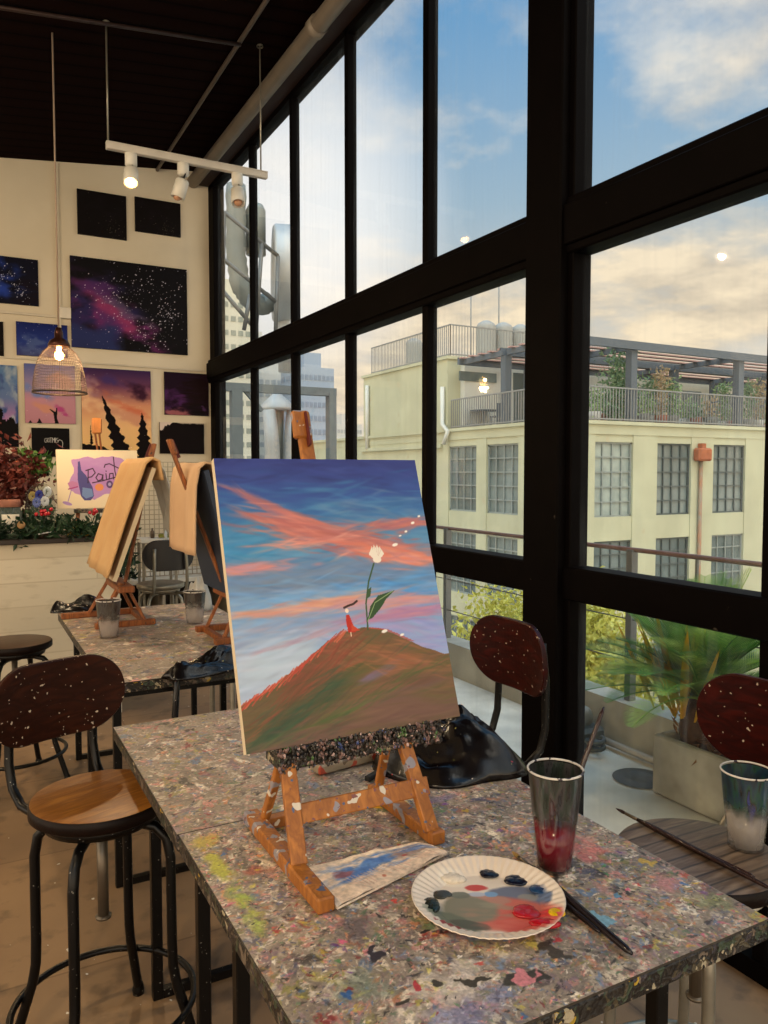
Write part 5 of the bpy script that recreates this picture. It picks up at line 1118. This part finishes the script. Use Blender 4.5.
# seat and table on the terrace at the left
q = onX(482, 418, WXB+1.2); tb = thing('patio_table', 'dark round patio table on the roof terrace behind the left railing', 'table', (WXB+1.3, q.y, TZ))
MB().lathe([(.001, .72), (.55, .72), (.55, .76), (.001, .76)], n=20).build('table_top', M_perg, tb); MB().tube([(0, 0, 0), (0, 0, .72)], .04, 8).lathe([(.3, 0), (.3, .03), (.04, .05)], n=16).build('pedestal', M_perg, tb)
for s_, lb in ((-1, 'dark patio chair on the roof terrace, nearer side of the round table'), (1, 'dark patio chair on the roof terrace, farther side of the round table')):
    pc_ = thing('patio_chair', lb, 'chair', (WXB+1.3, q.y+s_*.95, TZ), 0 if s_ > 0 else PI, 'patio chairs across the street')
    MB().box((-.24, -.24, .42), (.24, .24, .47)).build('seat', M_perg, pc_); MB().box((-.24, .2, .47), (.24, .24, .95)).build('backrest', M_perg, pc_)
    for a_ in (-.2, .2):
        for b2 in (-.2, .2): MB().box((a_-.02, b2-.02, 0), (a_+.02, b2+.02, .42)).build('leg', M_perg, pc_)
# tanks on the upper roof
for k, (px, dy) in enumerate(((414, 1), (486, 0), (503, 0), (520, 0))):
    yy = y0u+2.5 if dy == 0 else y0u+5; q = onX(px, 340, WXB+3.2) if dy else onY(px, 340, yy)
    x = q.x; yv = q.y if dy else yy
    o = thing('water_tank', ['pale water tank behind the upper roof railing, leftmost of four', 'ribbed pale water tank on the upper roof, second from left', 'ribbed pale water tank on the upper roof, third from left', 'ribbed pale water tank on the upper roof, nearest the window post'][k], 'water tank', (x, yv, zu+.121), 0, 'rooftop water tanks')
    pr = [(.001, 0), (.42, 0)]+[(.42+(.03 if i % 2 else 0), .1+i*.16) for i in range(12)]+[(.36, 2.02), (.15, 2.14), (.001, 2.16)]
    MB().lathe(pr, n=24).build('tank', mat('tank_pale', '9b9890', .6, 0, .1, 2), o)
    for a_ in range(4): MB().box((.32*math.cos(a_*1.57)-.03, .32*math.sin(a_*1.57)-.03, -.0), (.32*math.cos(a_*1.57)+.03, .32*math.sin(a_*1.57)+.03, .05)).build('foot', M_rl, o)
for k, px in enumerate((471, 499)):
    yy = y0u+4; q = onY(px, 330, yy); q1 = onY(px, 268 if k else 285, yy)
    tag(MB().tube([(q.x, yy, zu), (q1.x, yy, q1.z)], .035, 6).build('antenna_mast', M_rl), ['thin antenna mast on the upper roof, left one', 'thin antenna mast on the upper roof, right one'][k], 'antenna')
# street and trees
struct(MB().box((-60, -60, GZ-.3), (160, 260, GZ)), 'street_ground', mat('street_grey', '8f8d88', .9, 0, .3, .3))
def tree(label, c, r, n, cols, h0):
    o = thing('street_tree', label, 'tree', (c[0], c[1], GZ)); R2 = random.Random(int(c[0]*7)); tp = c[2]-GZ
    tr_ = MB().tube([(0, 0, 0), (.05, 0, tp*.5), (0, 0, tp)], [.16, .11, .06], 10)
    cl = []
    for k in range(26):
        v = Vector((R2.gauss(0, 1), R2.gauss(0, 1), R2.gauss(0, .8))).normalized()*r*R2.uniform(.45, 1); cl.append((v.x, v.y, tp+v.z))
        if k < 12: tr_.tube([(0, 0, tp-r*.5), cl[-1]], [.04, .012], 6)
    tr_.build('trunk', mat('bark', '5c4a3a', .9, 0, .3, 10), o)
    leaves(MB(), cl, int(n*2.4), .085, (r*.2, r*.2, r*.17), R2, 1.8).build('foliage', leafm('tree_leaf', *cols), o)
tree('yellow-green street tree seen on both sides of the window post, beyond the terrace', (5.80, 6.70, -.92), 1.08, 7500, ('b5ad3c', 'd6cf68'), 0)
# ---------------------------------------------------------------- ducts, hood and steel frame outside the far panes
DY = 13.0
def D(px, py, y=DY): return onY(px, py, y)
M_duct = mat('galvanised_duct', 'bdbbb6', .5, .3, .25, 1.5, col2='a3a29e'); M_ductd = mat('weathered_duct', '8b8d84', .55, .3, .3, 1.5)  # galvanised grey lightened in place of outdoor haze
dk = thing('ventilation_duct', 'large grey drum-shaped exhaust fan with ribbed duct outside the far window panes', 'duct', tuple(D(283, 330)))
def dp(mb, name, m): return shift(mb, dk).build(name, m, dk)
c0 = D(275, 274); ax = Vector((.95, -.3, 0)).normalized(); M = Matrix.Translation(c0) @ ax.to_track_quat('Z', 'Y').to_matrix().to_4x4(); Rr = (D(282, 226).z-D(282, 322).z)/2
dp(MB().lathe([(.001, 0), (Rr*.62, 0), (Rr*.66, -.03), (Rr*.95, -.04), (Rr, 0), (Rr, .24), (Rr*.95, .28), (.001, .28)], n=40, M=M), 'fan_drum', M_duct)
e0 = D(280, 300)+ax*.12; e1 = D(281, 372)+ax*.12
dp(MB().tube([e0, (e0+e1)/2, e1], [Rr*.22, Rr*.2, Rr*.2], 24), 'outlet_duct', M_duct)
l0 = D(262, 215); l1 = D(262, 262)
dp(MB().lathe([(.001, 0), (.17, 0), (.17, .75), (.12, .85), (.001, .85)], n=24, M=Matrix.Translation(D(256, 255))), 'motor_housing', M_ductd)
rb = [D(236, 185), D(236, 255), D(240, 285), D(250, 300), D(262, 306), D(272, 300)]; rp = []
for i in range(len(rb)-1):
    for s_ in range(6): rp.append(rb[i].lerp(rb[i+1], s_/6))
dp(MB().tube(rp, [.16+(.02 if i % 2 else 0) for i in range(len(rp))], 18), 'ribbed_duct', M_ductd)
sf = thing('steel_truss', 'slanted grey steel truss outside the far upper panes, holding the ducts', 'truss', tuple(D(223, 330)))
tb_ = MB()
for p_, q_ in (((224, 212), (278, 256)), ((224, 212), (222, 345)), ((278, 256), (275, 350)), ((222, 258), (276, 302)), ((222, 290), (256, 330)), ((250, 295), (244, 330)), ((222, 258), (230, 265)), ((262, 243), (256, 330))):
    tb_.tube([D(*p_, DY-.9), D(*q_, DY-.9)], .035, 8)
shift(tb_, sf).build('truss_tubes', mat('truss_grey', '6d6b66', .5, .4), sf)
# conical hood with two arms
hd_ = thing('exhaust_hood', 'pale conical exhaust hood on a grey drum behind the far lower panes', 'duct', tuple(D(277, 470)))
c0 = D(277, 396); w1 = (D(294, 408).x-D(258, 408).x)/2
def hp(mb, name, m): return shift(mb, hd_).build(name, m, hd_)
zc = D(277, 408).z
hp(MB().lathe([(.001, .28), (w1*.25, .24), (w1, 0), (w1*.97, -.05), (.001, -.05)], (c0.x, DY, zc), 28), 'hood_cone', M_duct)
zb = D(277, 480).z; hp(MB().lathe([(w1*.36, -.05), (w1*.30, zb-zc+.5), (w1*.45, zb-zc-4)], (c0.x, DY, zc), 24), 'drum', M_ductd)
for s_ in (-1, 1): hp(MB().tube([(c0.x+s_*.65*w1, DY-.2, zc-.05), (c0.x+s_*.5*w1, DY-.2, zc-.7), (c0.x+s_*.42*w1, DY-.2, zc-5)], [.11, .13, .09], 16), 'side_duct', M_duct)
fr = thing('steel_gantry', 'tall grey rectangular steel gantry standing outside the far panes', 'gantry', tuple(D(280, 470, 12)))
fb = MB(); zf = D(280, 390, 12).z
for px, w_ in ((236, .17), (331, .13)): x = D(px, 400, 12).x; fb.box((x-w_/2, 11.92, GZ), (x+w_/2, 12.08, zf))
fb.box((D(222, 390, 12).x-1, 11.93, zf-.06), (D(335, 390, 12).x, 12.07, zf+.07)); fb.bar((D(243, 392, 12).x, 12, zf), (D(262, 412, 12).x, 12, zf-.35), .06, .06)
shift(fb, fr).build('frame_beams', mat('frame_slate', '6a706f', .6, .2), fr)
# far towers, distance haze mixed into their pale colours
def tower(label, px0, px1, pyt, Y, wall, band, dep=10, fl=3.2, nb=8, top=None):
    a, b = onY(px0, pyt, Y), onY(px1, pyt, Y); o = thing('tower_block', label, 'building', ((a.x+b.x)/2, Y, GZ))
    w_ = (b.x-a.x)/2; zt_ = a.z-GZ
    MB().box((-w_, 0, 0), (w_, dep, zt_)).box((-w_*.5, 1, zt_), (w_*.4, dep-1, zt_+fl*1.1)).build('wall', mat(wall, wall, .8, 0, .08, .05), o)
    z = zt_-fl*.95; k = 0; wd = 2*w_/nb; mb = MB()
    while z > 0 and k < 48:
        for i in range(nb): x = -w_+wd*(i+.2); mb.box((x, -.12, z), (x+wd*.66, .01, z+fl*.38))
        n2 = max(2, int(dep/3))
        for i in range(n2): y = dep/n2*(i+.2); mb.box((-w_-.12, y, z), (-w_+.01, y+dep/n2*.6, z+fl*.38))
        z -= fl; k += 1
    mb.build('windows', mat(band, band, .4, 0, .2, .2), o); return o
tower('tall cream tower with rows of dark windows seen through the far left pane', 214, 251, 292, 175, 'cfc9b4', '8d9184', nb=5)
tower('pale stepped tower behind the steel truss', 258, 300, 372, 190, 'bfc0bc', '98a0a4', nb=7)
tower('blue-grey glass tower behind the easel mast', 296, 334, 366, 170, '9aa6b4', '7d8c9e', nb=9)
tower('hazy distant pale tower left of the green building', 337, 362, 424, 240, 'cbc6bc', 'a8a8a4', nb=8)
tower('small hazy tower between the drum fan and the cream tower', 244, 262, 330, 260, 'c4c4bf', '9aa0a2', nb=5)

# ================================================================= SKY AND LIGHT
W = bpy.data.worlds.new('World'); S.world = W; W.use_nodes = True; t = W.node_tree
for n in list(t.nodes): t.nodes.remove(n)
def N(ty, **k):
    o = t.nodes.new('ShaderNode'+ty)
    for a, v in k.items():
        if a in o.inputs: o.inputs[a].default_value = v
        else: setattr(o, a, v)
    return o
tc = N('TexCoord'); nv = N('VectorMath', operation='NORMALIZE'); t.links.new(tc.outputs['Generated'], nv.inputs[0]); sp = N('SeparateXYZ'); t.links.new(nv.outputs[0], sp.inputs[0])
def Mx(op, a, b=None, cl=False):
    m = N('Math', operation=op, use_clamp=cl)
    for i, v in enumerate((a, b)):
        if v is None: continue
        if hasattr(v, 'links'): t.links.new(v, m.inputs[i])
        else: m.inputs[i].default_value = v
    return m.outputs[0]
def Rp(f, st):
    r = N('ValToRGB'); e = r.color_ramp.elements
    while len(e) > 1: e.remove(e[-1])
    e[0].position, e[0].color = st[0]
    for p, c in st[1:]: q = e.new(p); q.color = c
    t.links.new(f, r.inputs[0]); return r.outputs[0]
def MxC(f, a, b, mode='MIX'):
    m = N('Mix', data_type='RGBA', blend_type=mode)
    for i, v in ((0, f), (6, a), (7, b)):
        if hasattr(v, 'links'): t.links.new(v, m.inputs[i])
        else: m.inputs[i].default_value = v
    return m.outputs[2]
z = Mx('MAXIMUM', sp.outputs[2], 0)
base = Rp(z, [(0, c4('cfc8bd')), (.10, c4('c9c2b8')), (.20, c4('b3b5b4')), (.32, c4('8fa6b8')), (.5, c4('6391ba')), (1, c4('4a7fb4'))])
den = Mx('ADD', z, .16)
cmb = N('CombineXYZ'); t.links.new(Mx('DIVIDE', sp.outputs[0], den), cmb.inputs[0]); t.links.new(Mx('DIVIDE', sp.outputs[1], den), cmb.inputs[1])
n1 = N('TexNoise', Scale=.95, Detail=8, Roughness=.55, Distortion=.3); t.links.new(cmb.outputs[0], n1.inputs[0])
n2 = N('TexNoise', Scale=3.2, Detail=6, Roughness=.6); t.links.new(cmb.outputs[0], n2.inputs[0])
cl = Mx('ADD', Mx('MULTIPLY', n1.outputs[0], .72), Mx('MULTIPLY', n2.outputs[0], .28))
cov = Rp(Mx('SUBTRACT', cl, Mx('MULTIPLY', z, .10)), [(.40, (0, 0, 0, 1)), (.52, (.9, .9, .9, 1))])
ccol = Rp(z, [(0, c4('dccdb6')), (.12, c4('e0cdb0')), (.28, c4('dbcab2')), (.5, c4('d3cec8')), (1, c4('cfd3d8'))])
shade = Rp(n2.outputs[0], [(.35, (.70, .70, .73, 1)), (.62, (1.12, 1.1, 1.06, 1))])
sky = MxC(cov, base, MxC(1, ccol, shade, 'MULTIPLY'))
# brighter glow low in the north-north-east, where the sun hides behind cloud
dt = N('VectorMath', operation='DOT_PRODUCT'); t.links.new(nv.outputs[0], dt.inputs[0]); g = Vector(ray(272, 215)).normalized(); dt.inputs[1].default_value = g
sky = MxC(Rp(dt.outputs['Value'], [(.975, (0, 0, 0, 1)), (.998, (.8, .8, .8, 1))]), sky, c4('f6f2f0'))
bg = N('Background', Strength=1.0); t.links.new(sky, bg.inputs[0])
# the sky behind and left of the viewer is out of view, boosted and warmed to light the room
mult = Rp(Mx('ADD', Mx('MULTIPLY', Mx('SUBTRACT', Mx('MULTIPLY', sp.outputs[0], -.55), Mx('MULTIPLY', sp.outputs[1], .83)), .5), .5), [(.35, (1, 1, 1, 1)), (.75, (3.0, 2.75, 2.4, 1))])
zen = Rp(z, [(.60, (1, 1, 1, 1)), (.85, (3.5, 3.2, 2.8, 1))])   # overcast zenith brighter than the horizon, boosted out of view to light the terrace
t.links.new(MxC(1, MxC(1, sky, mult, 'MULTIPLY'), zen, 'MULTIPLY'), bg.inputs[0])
wo_ = N('OutputWorld'); t.links.new(bg.outputs[0], wo_.inputs[0])
def area(name, loc, rot, size, e, col):
    L = bpy.data.lights.new(name, 'AREA'); L.energy = e; L.color = col; L.shape = 'RECTANGLE'; L.size, L.size_y = size
    o = bpy.data.objects.new(name, L); COL.objects.link(o); o.location = loc; o.rotation_euler = rot; return o
# added fill lights near the ceiling, no lamp seen, behind the viewer and over the left aisle (warm)
for i, (x, y, e) in enumerate(((-1.2, -.8, 95), (-1.3, 2.0, 75), (-1.0, 4.0, 30))):
    L = bpy.data.lights.new('ceiling_fill_light', 'POINT'); L.energy = e; L.color = (1, .76, .46); L.shadow_soft_size = .02
    o = bpy.data.objects.new('ceiling_fill_light', L); COL.objects.link(o); o.location = (x, y, 3.1)
S.view_settings.view_transform = 'Standard'; S.view_settings.look = 'None'; S.view_settings.gamma = 1; S.view_settings.use_curve_mapping = False
S.view_settings.exposure = 0.45
